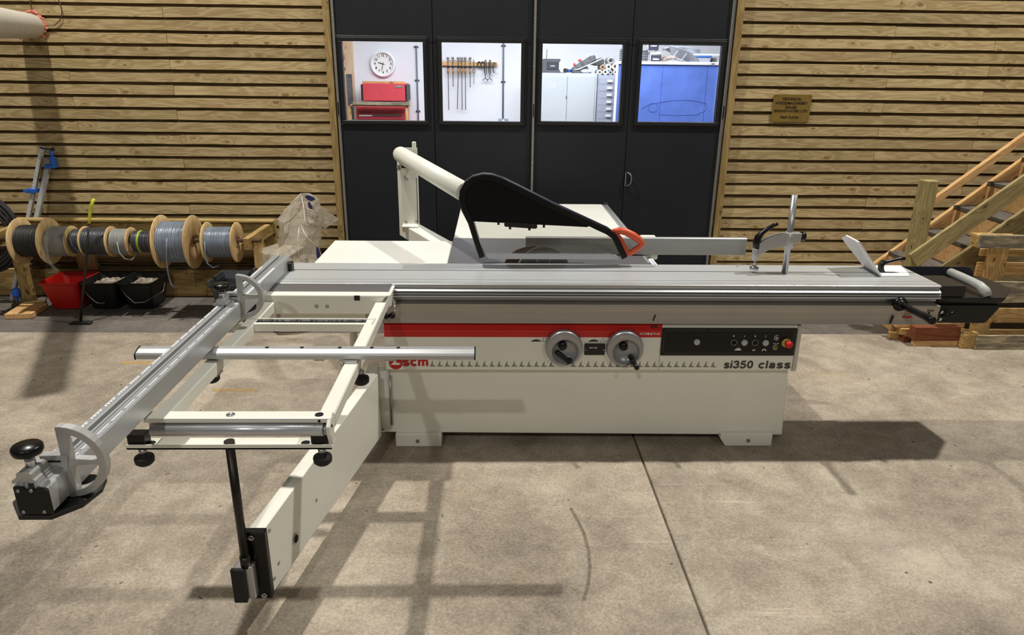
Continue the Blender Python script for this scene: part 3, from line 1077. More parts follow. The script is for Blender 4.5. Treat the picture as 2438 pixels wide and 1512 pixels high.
# rolls on the drawer cabinet
rolls = [((1.183, 1.862), .028, 'small white paper roll'), ((1.246, 1.865), .031, 'white paper roll with dark core'), ((1.303, 1.860), .026, 'grey tape roll'), ((1.361, 1.864), .029, 'yellowish paper roll'),
         ((1.212, 1.914), .028, 'brownish roll'), ((1.280, 1.920), .033, 'white roll'), ((1.352, 1.925), .036, 'cream roll'), ((1.300, 1.985), .040, 'silver foil roll')]
pos = ['leftmost of the bottom row on the grey drawers', 'second of the bottom row on the grey drawers', 'third of the bottom row on the grey drawers', 'rightmost of the bottom row on the grey drawers',
       'left of the second row on the grey drawers', 'middle of the second row on the grey drawers', 'right of the second row on the grey drawers', 'topmost of the pile on the grey drawers']
mats = [m_paper, m_white, m_drawers, M('cream_paper', S(222, 208, 178), .8), M('kraft_paper', S(170, 140, 112), .8), m_white, m_paper, m_cast_alu]
for ((x, z), r, lb), pp, mm in zip(rolls, pos, mats):
    t = empty('paper_roll', (x, 8.45, z), lb + ', ' + pp, 'roll', 'rolls on the drawer cabinet')
    bm = nb()
    lathe(bm, [(r * .45, .01), (r * .45, 0), (r * .92, 0), (r, .004), (r, .22), (r * .4, .22)], (x, 8.36, z), 'Y', 20)
    link_mesh('roll_body', bm, mm, t)
    bm = nb()
    cyl(bm, (x, 8.362, z), (x, 8.40, z), r * .44, n=14)
    link_mesh('core', bm, m_print_dark, t)

# blue board
t = empty('blue_display_board', (1.88, 7.62, .9), 'large blue board with pale frame in the right door windows', 'board')
B('panel', 1.262, 2.30, 7.60, 7.64, .9, 1.946, m_blueboard, t)
B('frame_rail', 1.245, 2.31, 7.585, 7.65, 1.944, 1.974, m_white, t, .003)
B('frame_rail', 1.245, 2.31, 7.585, 7.65, .87, .90, m_white, t, .003)
B('frame_stile', 1.245, 1.262, 7.585, 7.65, 0, 1.944, m_white, t, .003)
B('frame_stile', 2.284, 2.31, 7.585, 7.65, 0, 1.944, m_white, t, .003)
bm = nb()
for x in (1.716, 2.176):
    box(bm, x, x + .0022, 7.5985, 7.6, .9, 1.944)
tube(bm, [(1.645 + .05 * math.cos(a), 7.5988, 1.525 + .045 * math.sin(a)) for a in [i * PI / 12 for i in range(24)]], .0013, 4, closed=True)
tube(bm, [(1.53, 7.5988, 1.515), (1.60, 7.5988, 1.555), (1.80, 7.5988, 1.592), (1.98, 7.5988, 1.605), (2.12, 7.5988, 1.59), (2.20, 7.5988, 1.565)], .0014, 4)
tube(bm, [(2.20, 7.5988, 1.565), (2.205, 7.5988, 1.52), (2.18, 7.5988, 1.49), (2.12, 7.5988, 1.47)], .0013, 4)
tube(bm, [(1.73, 7.5988, 1.455), (1.9, 7.5988, 1.450), (2.14, 7.5988, 1.458)], .0011, 4)
link_mesh('scribbled_lines', bm, M('blue_ink', S(52, 78, 168), .6), t)
B('badge', 2.205, 2.238, 7.583, 7.585, 1.954, 1.961, m_print_dark, t)
bm = nb()
box(bm, 1.35, 2.30, 7.65, 8.1, 1.90, 1.94)
t = link_mesh('storage_shelf', bm, m_paper)
tag(t, 'long shelf behind the top of the blue board', 'shelf')
B('bracket', 1.36, 1.40, 7.66, 8.08, 0, 1.899, m_steel, t)
B('bracket', 2.25, 2.29, 7.66, 8.08, 0, 1.899, m_steel, t)


def tub(x, z, s, label):
    t = empty('adhesive_tub', (x, 7.8, z), label, 'tub', 'adhesive tubs above the blue board')
    bm = nb()
    lathe(bm, [(.054 * s, 0), (.062 * s, .115 * s), (.062 * s, .118 * s)], (x, 7.8, z), 'Z', 24)
    link_mesh('bucket', bm, m_white, t)
    bm = nb()
    lathe(bm, [(.067 * s, .104 * s), (.067 * s, .122 * s), (.060 * s, .126 * s)], (x, 7.8, z), 'Z', 24)
    link_mesh('lid', bm, m_white, t)
    bm = nb()
    prism(bm, [(x - .05 * s, z + .012 * s), (x + .05 * s, z + .012 * s), (x + .054 * s, z + .096 * s), (x - .054 * s, z + .096 * s)], 'Y', 7.8 - .066 * s, 7.8 - .058 * s)
    o = link_mesh('printed_label', bm, M('label_navy', S(56, 58, 76), .5), t)
    text('label_text', 'Geber', .026 * s, (x, 7.8 - .068 * s, z + .058 * s), m_print_white, o, bold=.04)
    return t


tub(1.668, 1.941, 1.0, 'lower white tub with dark label above the blue board')
tub(1.636, 2.069, 1.0, 'upper tub with dark label stacked above the blue board')
bm = nb()
for i in range(6):
    tube(bm, [(1.52 + .07 * math.cos(a), 7.8 + .05 * math.sin(a), 1.955 + i * .024) for a in [j * PI / 8 for j in range(16)]], .011, 6, closed=True)
tag(link_mesh('black_hose_coil', bm, M('hose_dark', S(92, 96, 106), .5)), 'stack of dark hose coils left of the tubs above the blue board', 'hose')
bm = nb()
for i in range(7):
    o = i * .013
    tube(bm, [(1.80 + o * .4, 7.76 + o * .3, 2.10 - o * .9 + .03), (1.92, 7.76 + o * .3, 2.10 - o), (2.03, 7.76 + o * .3, 2.06 - o), (2.10, 7.76 + o * .3, 2.0 - o * .5), (2.13 - o * .3, 7.76 + o * .3, 1.957)], .010, 8)
tag(link_mesh('grey_hose_bundle', bm, M('hose_grey', S(132, 136, 146), .35)), 'bundle of grey hoses tied with white cable ties bending down onto the shelf', 'hose')
bm = nb()
for i in range(5):
    tube(bm, [(1.76, 7.86, 2.115 + i * .005 - .02), (1.86, 7.90 + i * .01, 2.125 - i * .012), (2.05, 7.90, 2.115 - i * .012), (2.15, 7.86, 2.09 - i * .006)], .011, 8)
tag(link_mesh('slack_hose_bundle', bm, M('hose_pale', S(150, 154, 162), .4)), 'slack grey hoses lying across the top behind the tied bundle', 'hose')
bm = nb()
for i in range(4):
    tube(bm, [(1.74, 7.72 + i * .03, 1.957), (1.86, 7.70 + i * .03, 1.962 + i * .01), (2.02, 7.70 + i * .03, 1.965)], .011, 8)
tag(link_mesh('short_pipe_bundle', bm, M('pipe_grey', S(140, 142, 150), .4)), 'short grey pipes lying on the shelf right of the white tub', 'pipe')
bm = nb()
for (x, z) in ((1.86, 2.05), (1.95, 2.02)):
    tube(bm, [(x - .02, 7.74, z - .03), (x + .005, 7.735, z), (x + .03, 7.74, z + .035)], .003, 5)
tag(link_mesh('cable_ties', bm, m_white), 'white cable ties around the grey hose bundle', 'cable tie')
bm = nb()
for i in range(5):
    sphere(bm, (1.76 + i * .032, 7.9, 2.0 + random.uniform(-.02, .03)), .035, 10, (1, .8, .8))
tag(link_mesh('crumpled_sacking', bm, M('sacking', S(188, 174, 164), .9, 0, .2, 30)), 'crumpled beige sacking stuffed behind the hose bundle', 'sack')
t = empty('clear_storage_box', (2.2, 7.85, 1.945), 'clear storage box with a blue lid right of the hoses', 'box')
bm = nb()
prism(bm, [(2.135, 1.942), (2.235, 1.942), (2.25, 2.02), (2.12, 2.02)], 'Y', 7.76, 7.92)
link_mesh('box_body', bm, m_drawers, t, bevel=.006)
B('box_lid', 2.115, 2.255, 7.755, 7.925, 2.021, 2.040, M('lid_blue', S(60, 110, 190), .4), t, .004)
tag(B('wide_plastic_strip', 2.02, 2.36, 7.84, 7.90, 2.041, 2.058, m_white), 'long white plastic strip above the clear storage box', 'strip')
bm = nb()
for i in range(4):
    prism(bm, [(2.262 + i * .012, 1.942), (2.272 + i * .012, 1.942), (2.28 + i * .012, 2.0), (2.272 + i * .012, 2.02)], 'Y', 7.78, 7.9)
tag(link_mesh('upright_brochures', bm, m_greybag), 'dark upright brochures at the right end of the shelf', 'papers')
# stack of hoses at the edge between windows 3 and 4 (seen above the blue board's corner)
bm = nb()
for i in range(5):
    tube(bm, [(1.36 + .05 * math.cos(a), 7.82 + .05 * math.sin(a), 1.985 + i * .022) for a in [j * PI / 7 for j in range(14)]], .010, 6, closed=True)
tube(bm, [(1.30, 7.76, 2.085), (1.36, 7.78, 2.095), (1.40, 7.8, 2.09)], .008, 6)
tag(link_mesh('rubber_strap_coil', bm, M('strap_dark', S(104, 106, 114), .5)), 'dark coiled rubber straps above the left corner of the blue board', 'strap')

# ================================================================== THE PANEL SAW
saw = empty('panel_saw', (0.5, 3.75, 0), 'large cream sliding table panel saw with red front strip and black blade guard', 'saw')
# ---- base cabinet
bm = nb()
hull8(bm, [(-.60, 3.33, .072), (1.545, 3.33, .052), (1.545, 4.16, .06), (-.60, 4.16, .072)],
      [(-.535, 3.335, .445), (1.527, 3.335, .445), (1.527, 4.16, .445), (-.535, 4.16, .445)])
base = link_mesh('base_cabinet', bm, m_cream, saw, bevel=.004)
B('upper_body', -.50, 1.49, 3.36, 4.16, .445, .70, m_cream, base)
for xa, xb, ch in ((-.510, -.270, 0), (1.235, 1.484, .03)):
    bm = nb()
    prism(bm, [(xa, .0), (xb, .0), (xb, .075), (xa - ch, .075), (xa - ch, .045)] if ch else [(xa, 0), (xb, 0), (xb, .075), (xa, .075)], 'Y', 3.303, 3.42)
    ft = link_mesh('foot', bm, m_cream, saw, bevel=.004)
    bm = nb()
    cyl(bm, ((xa + xb) / 2 - .005, 3.303, .036), ((xa + xb) / 2 - .005, 3.296, .036), .010, n=6)
    link_mesh('bolt', bm, m_steel, ft)
    B('rear_foot', xa, xb, 4.0, 4.12, 0, .075, m_cream, saw, .004)
bm = nb()
cyl(bm, (-.578, 3.327, .092), (-.578, 3.331, .092), .006, n=12)
link_mesh('bolt_hole', bm, m_hole, base)

# ---- front panel (two pieces), red strip, printing
prof = [(3.30, .448), (3.278, .452), (3.276, .66), (3.281, .690), (3.295, .702), (3.36, .702), (3.36, .448)]
bm = nb()
prism(bm, prof, 'X', -.536, .8365)
fp = link_mesh('front_panel', bm, m_cream, saw, bevel=.002)
bm = nb()
prism(bm, prof, 'X', .8385, 1.518)
fp2 = link_mesh('front_panel', bm, m_cream, saw, bevel=.002)
bm = nb()
prism(bm, [(3.272, .45), (3.276, .69), (3.36, .70), (3.36, .442), (3.30, .440)], 'X', 1.5195, 1.540)
link_mesh('panel_end_cap', bm, M('beige_end_cap', S(196, 192, 180), .5), saw, bevel=.003)
bm = nb()
prism(bm, [(3.2745, .630), (3.2745, .6615), (3.2800, .691), (3.2938, .7035), (3.30, .7035), (3.30, .630)], 'X', -.5365, .8367)
rs = link_mesh('red_strip', bm, m_red, fp)
bm = nb()
prism(bm, [(3.2738, .6615), (3.2738, .6630), (3.30, .6630), (3.30, .6615)], 'X', -.536, .8365)
link_mesh('crease_highlight', bm, M('highlight_red', S(225, 90, 80), .3), fp)  # highlight along the bend, painted as a lighter red line
YP = 3.2752
bm = nb()
prism(bm, [(-.016, -.003), (-.012, 0), (.001, .030), (.0015, .0035), (.014, .0005), (.013, -.003)], 'Y', -.0012, .0012)
tooth = link_mesh('printed_tooth', bm, m_print_grey, fp, origin=(0, 0, 0))
for k in range(39):
    x = -.303 + .0373 * k
    if .305 < x < .395:
        continue
    o = tooth if k == 0 else tooth.copy()
    if k:
        COL.objects.link(o)
    par = fp if x < .83 else fp2
    o.parent = par
    o.location = Vector((x, YP + .0022, .474 - .0025 * (k / 38))) - wloc(par)
strokes('lettering', 'scm', -.455, -.320, .4735, .050, YP + .0015, m_print_red, fp, wt=.23)
bm = nb()
cyl(bm, (-.487, YP + .004, .489), (-.487, YP + .001, .489), .034, n=32)
lg = link_mesh('emblem', bm, m_print_red, fp)
bm = nb()
prism(bm, [(-.512, .479), (-.482, .512), (-.486, .492), (-.462, .489), (-.472, .479), (-.495, .480)], 'Y', YP - .0002, YP + .001)
link_mesh('emblem_notch', bm, m_cream, lg)
strokes('lettering', 'scm', .7265, .7625, .6455, .0115, YP - .0005, m_print_white, rs, wt=.17)
bm = nb()
cyl(bm, (.7685, 3.2740, .6495), (.7685, 3.2733, .6495), .0058, n=16)
link_mesh('small_emblem', bm, m_print_white, rs)
strokes('lettering', 'group', .777, .829, .6455, .0115, YP - .0005, m_print_white, rs, wt=.17)
strokes('lettering', 'si350', 1.166, 1.320, .4625, .0415, YP + .0015, m_print_dark, fp2, wt=.225, slant=.05)
strokes('lettering', 'class', 1.342, 1.512, .4625, .0415, YP + .0015, m_print_dark, fp2, wt=.225, slant=.05)
bm = nb()
for cx in (.785, .806):
    cyl(bm, (cx, 3.280, .684), (cx, 3.276, .684), .0065, n=10)
box(bm, .795, .797, 3.276, 3.280, .674, .694)
link_mesh('arrow_marks', bm, m_print_black, rs)


def sawtooth_icon(x0, x1, z, mat, parent, y):
    bm = nb()
    n = 8
    pts = [(x0, z)]
    for i in range(n):
        a = x0 + (x1 - x0) * i / n
        b = x0 + (x1 - x0) * (i + 1) / n
        h = .004 + .012 * math.sin(PI * (i + .5) / n)
        pts += [(a + .3 * (b - a), z + h * .45), (b, z + h)]
    pts.append((x1 + .003, z))
    pts = [pts[0]] + pts[1:]
    for i in range(1, len(pts) - 1):
        pass
    for i in range(0, n):
        a = x0 + (x1 - x0) * i / n
        b = x0 + (x1 - x0) * (i + 1) / n
        h = .004 + .012 * math.sin(PI * (i + .5) / n)
        prism(bm, [(a, z), (b, z), (b + .002, z + h), (a, z + h * .4)], 'Y', y, y + .0015)
    return link_mesh('saw_icon', bm, mat, parent)


sawtooth_icon(.187, .237, .606, m_print_black, fp, YP + .001)
sawtooth_icon(.473, .524, .606, m_print_black, fp, YP + .001)
bm = nb()
for (x, z) in ((.248, .620), (.248, .609), (.262, .621), (.259, .607), (.536, .607), (.545, .621), (.553, .609)):
    box(bm, x - .0022, x + .0022, YP + .001, YP + .003, z - .003, z + .003)
link_mesh('small_marks', bm, m_print_black, fp)

# counter window between the wheels
ct = B('angle_counter', .455, .556, 3.266, 3.280, .538, .597, m_black, fp, .002)
text('digits', '0110', .012, (.497, 3.265, .578), m_print_white, ct, bold=.02, fit=(.038, .008))
for x in (.461, .550):
    bm = nb()
    cyl(bm, (x, 3.2665, .566), (x, 3.264, .566), .003, n=10)
    link_mesh('screw', bm, m_steel, ct)


def handwheel(cx, cz, handle):
    bm = nb()
    y0, yf = 3.274, 3.236
    n = 48
    R = .0925
    rings = []
    spec = [(R * .96, 0, 0, y0), (R, 0, 0, y0 - .006), (R, 0, 0, y0 - .022), (R * .965, 0, 0, yf + .002), (R * .93, 0, 0, yf), (.068, .006, -.018, yf - .001), (.064, .006, -.018, yf + .006), (.052, .005, -.016, y0 - .010), (.0001, .004, -.012, y0 - .012)]
    for r, ox, oz, y in spec:
        rings.append([bm.verts.new((cx + ox + r * math.cos(2 * PI * i / n), y, cz + oz + r * math.sin(2 * PI * i / n))) for i in range(n)])
    for A, Q in zip(rings, rings[1:]):
        for i in range(n):
            f = bm.faces.new((A[i], A[(i + 1) % n], Q[(i + 1) % n], Q[i]))
            f.smooth = True
    w = link_mesh('handwheel', bm, m_wheel, saw)
    bm = nb()
    lathe(bm, [(.0215, 0), (.0215, -.018), (.018, -.024), (.0001, -.025)], (cx - .007, y0 - .010, cz + .010), 'Y', 24)
    link_mesh('lock_knob', bm, m_blackpl, w)
    bm = nb()
    if handle == 'folded':
        tube(bm, [(cx - .040, yf + .012, cz - .016), (cx - .032, yf + .008, cz - .022), (cx + .012, yf + .006, cz - .056), (cx + .026, yf + .004, cz - .064)], [.011, .012, .011, .013], 12)
        sphere(bm, (cx + .028, yf + .006, cz - .062), .014, 12)
    else:
        tube(bm, [(cx + .034, y0 - .012, cz - .048), (cx + .036, yf - .004, cz - .055), (cx + .046, yf - .052, cz - .066), (cx + .049, yf - .072, cz - .069)], [.015, .014, .011, .0125], 12)
    link_mesh('crank_handle', bm, m_blackpl, w)
    bm = nb()
    tube(bm, [(cx - .026 + .008 * math.cos(a), yf - .0008, cz + .062 + .008 * math.sin(a)) for a in [-.8 + i * .4 for i in range(8)]], .0012, 4)
    link_mesh('turn_mark', bm, m_print_white, w)
    return w


handwheel(.350, .583, 'folded')
handwheel(.653, .581, 'out')

# control panel
cp = B('control_panel', .838, 1.514, 3.267, 3.279, .535, .681, m_black, saw, .003)
for i, (a, b) in enumerate(((.855, .950), (.953, 1.060), (1.063, 1.170), (1.173, 1.279), (1.281, 1.385), (1.388, 1.490))):
    B('key_field', a, b, 3.2655, 3.2675, .556, .662, m_blackpl, cp, .001)
for (x, z) in ((.846, .674), (1.060, .674), (.848, .545)):
    bm = nb()
    cyl(bm, (x, 3.268, z), (x, 3.2645, z), .0045, n=10)
    link_mesh('screw', bm, m_hole, cp)
m_btn = M('grey_button', S(176, 178, 180), .4)
for (x, z, kind) in ((1.013, .6105, 1), (1.199, .609, 0), (1.252, .608, 1), (1.306, .608, 0), (1.359, .607, 1)):
    bm = nb()
    lathe(bm, [(.0155, 0), (.0155, -.006), (.0135, -.0065), (.0135, -.003)] if kind == 0 else [(.0155, 0), (.0155, -.008), (.013, -.010), (.0001, -.010)], (x, 3.266, z), 'Y', 24, cap=False)
    p = link_mesh('push_button', bm, m_steel if kind == 0 else m_btn, cp)
    if kind == 0:
        tag(p, 'black stop button with bright rim')
        bm = nb()
        lathe(bm, [(.0135, 0), (.0001, 0)], (x, 3.2635, z), 'Y', 20, cap=False)
        link_mesh('button_face', bm, m_hole, p)
    else:
        tag(p, 'plain pale grey button')
for (x, z, s) in ((1.195, .642, '0'), (1.250, .641, 'I'), (1.303, .641, '0'), (1.356, .641, 'I')):
    text('button_mark', s, .013, (x, 3.2645, z), m_print_white, cp, bold=.02)
sawtooth_icon(1.207, 1.240, .565, m_print_white, cp, 3.2645)
text('button_mark', '800', .010, (1.305, 3.2645, .5665), m_print_white, cp, bold=.02)
bm = nb()
tube(bm, [(1.357 + .009 * math.cos(a), 3.2645, .563 + .009 * math.sin(a)) for a in [i * PI / 7 for i in range(8)]], .003, 5)
link_mesh('dial_icon', bm, m_print_white, cp)
for (x, z) in ((1.413, .634), (1.414, .582)):
    bm = nb()
    tube(bm, [(x + .013 * math.cos(a), 3.264, z + .013 * math.sin(a)) for a in [1.2 + i * .5 for i in range(9)]], .0016, 5)
    o = link_mesh('selector_switch', bm, m_print_white, cp)
    bm = nb()
    lathe(bm, [(.009, 0), (.008, -.008), (.0001, -.009)], (x, 3.265, z), 'Y', 16, cap=False)
    link_mesh('switch_knob', bm, m_steel if z > .6 else m_brass, o)
text('button_mark', 'ON  OFF', .007, (1.413, 3.2645, .6015), m_print_white, cp, bold=.02)
bm = nb()
lathe(bm, [(.0235, 0), (.0225, -.008), (.016, -.009)], (1.463, 3.266, .607), 'Y', 28)
es = tag(link_mesh('emergency_stop', bm, M('yellow_ring', S(206, 170, 90), .4), cp), 'red mushroom emergency stop on a yellow ring')
bm = nb()
lathe(bm, [(.012, 0), (.012, -.014), (.0185, -.020), (.0195, -.028), (.015, -.038), (.0001, -.041)], (1.466, 3.262, .607), 'Y', 24)
link_mesh('mushroom_button', bm, m_red, es)

# ---- sliding table: moving carriage above, fixed beam below
bm = nb()
P = [(3.290, .8995), (3.286, .897), (3.286, .889), (3.295, .886), (3.295, .881), (3.273, .867), (3.273, .8645), (3.289, .8635), (3.289, .8615),
     (3.271, .8545), (3.271, .8500), (3.289, .8490), (3.289, .8470), (3.268, .8435), (3.268, .8380), (3.275, .8340), (3.300, .834), (3.302, .814), (3.315, .813), (3.315, .806), (3.655, .806), (3.655, .8995)]
prism(bm, P, 'X', -1.072, 2.203)
tb = link_mesh('sliding_table', bm, m_aluX, saw, bevel=.0008)
for i, (ya, yb) in enumerate(((3.290, 3.308), (3.3115, 3.352), (3.356, 3.518), (3.528, 3.6585))):
    B('table_surface', -1.072, 2.203, ya, yb, .8995, .9015, m_aluTop, tb)
B('slot_shadow_gap', -1.072, 2.203, 3.30, 3.65, .8985, .8997, m_hole, tb)
bm = nb()
prism(bm, [(3.262, .804), (3.262, .790), (3.268, .765), (3.267, .730), (3.262, .706), (3.275, .7045), (3.66, .7045), (3.66, .804)], 'X', -1.05, 2.206)
lb = link_mesh('guide_beam', bm, m_fascia, saw, bevel=.0015)
bm = nb()
prism(bm, [(.793, .752), (.798, .752), (.788, .722), (.782, .722)], 'Y', 3.2622, 3.2665)
prism(bm, [(1.974, .752), (1.981, .752), (1.971, .711), (1.965, .711)], 'Y', 3.259, 3.2665)
prism(bm, [(2.149, .763), (2.163, .763), (2.156, .772)], 'Y', 3.2615, 3.2665)
link_mesh('index_marks', bm, m_print_black, lb)
text('lettering', 'STOP', .014, (2.160, 3.262, .7785), m_print_black, lb, bold=.02, fit=(.034, .009))
text('badge_number', '10', .02, (2.052, 3.262, .762), m_print_red, lb, bold=.0, fit=(.012, .013))
bm = nb()
tube(bm, [(2.037, 3.2645, .752), (2.037, 3.2645, .772), (2.045, 3.2645, .778), (2.060, 3.2645, .778), (2.068, 3.2645, .772), (2.068, 3.2645, .752)], .0009, 4)
prism(bm, [(2.034, .741), (2.052, .737), (2.072, .741), (2.072, .750), (2.052, .746), (2.034, .750)], 'Y', 3.2630, 3.2645)
prism(bm, [(2.026, .738), (2.034, .740), (2.034, .746), (2.028, .745)], 'Y', 3.2630, 3.2645)
prism(bm, [(2.072, .740), (2.080, .738), (2.077, .745), (2.072, .746)], 'Y', 3.2630, 3.2645)
link_mesh('red_badge', bm, m_print_red, lb)
# small bits lying in the rear slot edge
for x in (.38, 1.30):
    bm = nb()
    sphere(bm, (x, 3.63, .9015), .007, 10, (1, 1, .35))
    link_mesh('countersunk_screw', bm, m_chrome, tb)
# push handle bar at the right front
bm = nb()
lathe(bm, [(.034, 0), (.036, -.010), (.030, -.020), (.022, -.024), (.022, -.040), (.0001, -.041)], (2.000, 3.272, .812), 'Y', 28)
ph = link_mesh('push_handle', bm, m_blackpl, saw)
bm = nb()
tube(bm, [(2.001, 3.24, .813), (2.003, 3.16, .815), (2.0055, 3.092, .8168), (2.006, 3.088, .817), (2.007, 3.01, .818), (2.0075, 3.0, .818)], [.0155, .016, .0165, .0185, .0195, .0175], 24)
link_mesh('grip', bm, m_blackpl, ph)
# black end tray
bm = nb()
box(bm, 2.205, 2.334, 3.292, 3.482, .842, .8985)
tr = link_mesh('end_block', bm, m_dkbrown, saw, bevel=.002)
bm = nb()
pl = [(2.205, 3.288), (2.540, 3.288), (2.676, 3.440), (2.684, 3.47), (2.672, 3.662), (2.205, 3.662)]
prism(bm, pl, 'Z', .832, .840)
et = link_mesh('end_tray', bm, m_dkbrown, saw, bevel=.002)
bm = nb()
hull8(bm, [(2.207, 3.2885, .832), (2.540, 3.2885, .832), (2.668, 3.442, .832), (2.64, 3.66, .832), (2.207, 3.66, .832)],
      [(2.207, 3.300, .800), (2.522, 3.296, .800), (2.60, 3.44, .800), (2.60, 3.65, .800), (2.207, 3.65, .800)])
link_mesh('tray_underside', bm, m_black, et)
bm = nb()
prism(bm, [(2.207, .8005), (2.522, .8005), (2.520, .786), (2.468, .708), (2.460, .706), (2.207, .706)], 'Y', 3.284, 3.60)
link_mesh('drop_housing', bm, m_black, et, bevel=.003)
bm = nb()
prism(bm, [(2.205, .840), (2.205, .900), (2.560, .900), (2.585, .895), (2.600, .875), (2.610, .842)], 'Y', 3.650, 3.656)
link_mesh('rear_flange', bm, M('hammered_black', S(62, 62, 72), .3, .2, .1, 20, .8, 60), et)
bm = nb()
tube(bm, [(2.445, 3.60, .884), (2.440, 3.50, .886), (2.437, 3.40, .886), (2.44, 3.345, .882), (2.447, 3.318, .868), (2.456, 3.306, .842)], [.021, .022, .022, .023, .025, .026], 14, sx=1.0)
tag(link_mesh('carry_handle', bm, m_greypl, et), 'pale grey moulded handle')
bm = nb()
for (z) in (.764, .726):
    prism(bm, [(2.226, z - .008), (2.237, z - .006), (2.240, z + .006), (2.230, z + .008)], 'Y', 3.2825, 3.285)
link_mesh('slot_openings', bm, m_cream, et)
bm = nb()
tube(bm, [(2.232, 3.283, .744), (2.247, 3.272, .754), (2.262, 3.262, .763)], .0045, 8)
sphere(bm, (2.266, 3.258, .765), .0125, 14)
link_mesh('release_lever', bm, m_blackpl, et)
bm = nb()
tube(bm, [(2.676 + .009 * math.cos(a), 3.445, .822 + .009 * math.sin(a)) for a in [i * PI / 6 for i in range(12)]], .0018, 5, closed=True)
link_mesh('wire_ring', bm, m_steel, et)

# ---- main cast table, extension tables
ct_ = B('main_table', -.245, .837, 3.668, 4.27, .855, .9005, m_castiron, saw, .002)
for (xa, xb, ya, yb) in ((-.05, .49, 3.684, 3.692),):
    B('blade_slot', xa, xb, ya, yb, .9004, .9010, m_hole, ct_)
B('black_seam', -.245, .837, 3.660, 3.668, .80, .890, m_hole, saw)
B('rear_extension_table', -.245, .837, 4.271, 5.46, .862, .9005, m_cream_top, saw, .003)
B('side_extension_table', -.952, -.2465, 3.662, 4.185, .862, .9005, m_cream_top, saw, .003)
for x in (-.86, .70):
    yy = 4.10 if x < 0 else 5.30
    bm = nb()
    cyl(bm, (x, yy, 0), (x, yy, .862), .025, n=14)
    link_mesh('support_leg', bm, m_cream, saw)

# rip fence on its guide tube
bm = nb()
prism(bm, [(3.857, .905), (3.857, .998), (3.862, 1.002), (3.884, 1.002), (3.888, .998), (3.888, .925), (3.905, .920), (3.905, .905)], 'X', .178, 1.421)
rf = link_mesh('rip_fence', bm, m_fence, saw, bevel=.001)
bm = nb()
cyl(bm, (.885, 3.70, .865), (.885, 5.58, .865), .021, n=24)
gt = tag(link_mesh('guide_tube', bm, m_zinc, saw), 'round steel guide tube')
bm = nb()
cyl(bm, (.885, 5.53, .868), (.885, 5.60, .868), .029, n=20)
link_mesh('tube_cap', bm, m_black, gt)
bm = nb()
cyl(bm, (.885, 3.87, .92), (.885, 3.93, .92), .030, n=20)
box(bm, .84, .93, 3.88, 3.99, .87, .99)
link_mesh('fence_carriage', bm, m_cream, rf, bevel=.006)
B('tube_scale', .836, .852, 3.70, 5.45, .888, .8995, m_aluY, gt, .001)
bm = nb()
prism(bm, [(.86, .80), (1.005, .80), (1.012, .81), (1.012, .872), (.86, .872)], 'Y', 3.72, 3.74)
bk = link_mesh('tube_bracket', bm, m_cream, gt, bevel=.002)
bm = nb()
lathe(bm, [(.018, 0), (.018, -.006), (.011, -.006), (.011, -.002)], (.955, 3.72, .835), 'Y', 20)
link_mesh('locking_knob', bm, m_blackpl, bk)

# blade and riving knife
bm = nb()
cx, cz, R = .272, .843, .146
n = 72
A = []
for i in range(n * 2):
    a = 2 * PI * i / (n * 2)
    r = R if i % 2 == 0 else R - .005
    a2 = a + (.010 if i % 2 == 0 else 0)
    A.append((cx + r * math.cos(a2), cz + r * math.sin(a2)))
prism(bm, A, 'Y', 3.6865, 3.6895)
bl = link_mesh('saw_blade', bm, m_blade, saw)
bm = nb()
for ang in (118, 66):
    a = math.radians(ang)
    for r0_, r1_ in ((.046, .085),):
        p, q = (cx + r0_ * math.cos(a), cz + r0_ * math.sin(a)), (cx + r1_ * math.cos(a), cz + r1_ * math.sin(a))
        s = .0015
        prism(bm, [(p[0] - s, p[1]), (p[0] + s, p[1]), (q[0] + s, q[1]), (q[0] - s, q[1])], 'Y', 3.6855, 3.6866)
link_mesh('expansion_slots', bm, m_print_white, bl)
bm = nb()
outer = [(.030, .862), (.050, .889), (.093, .951), (.125, .972), (.165, .986), (.222, .9945)]
inner = [(cx + .151 * math.cos(math.radians(t)), cz + .151 * math.sin(math.radians(t))) for t in (108, 120, 132, 145, 158, 172)]
pts = outer + inner
for i in range(5):
    o0, o1 = outer[i], outer[i + 1]
    i0, i1 = inner[5 - i], inner[4 - i]
    prism(bm, [o0, o1, i1, i0], 'Y', 3.6868, 3.6892)
link_mesh('riving_knife', bm, m_ironbrown, saw)

# ---- overhead guard on its swinging arm
rim = [(-.060, .950), (-.086, 1.030), (-.118, 1.135), (-.150, 1.200), (-.163, 1.245), (-.158, 1.292), (-.136, 1.330), (-.100, 1.356), (-.055, 1.367), (-.010, 1.364), (.040, 1.348),
       (.120, 1.310), (.292, 1.226), (.450, 1.155), (.590, 1.092), (.628, 1.066), (.648, 1.035), (.672, .985), (.690, .952)]


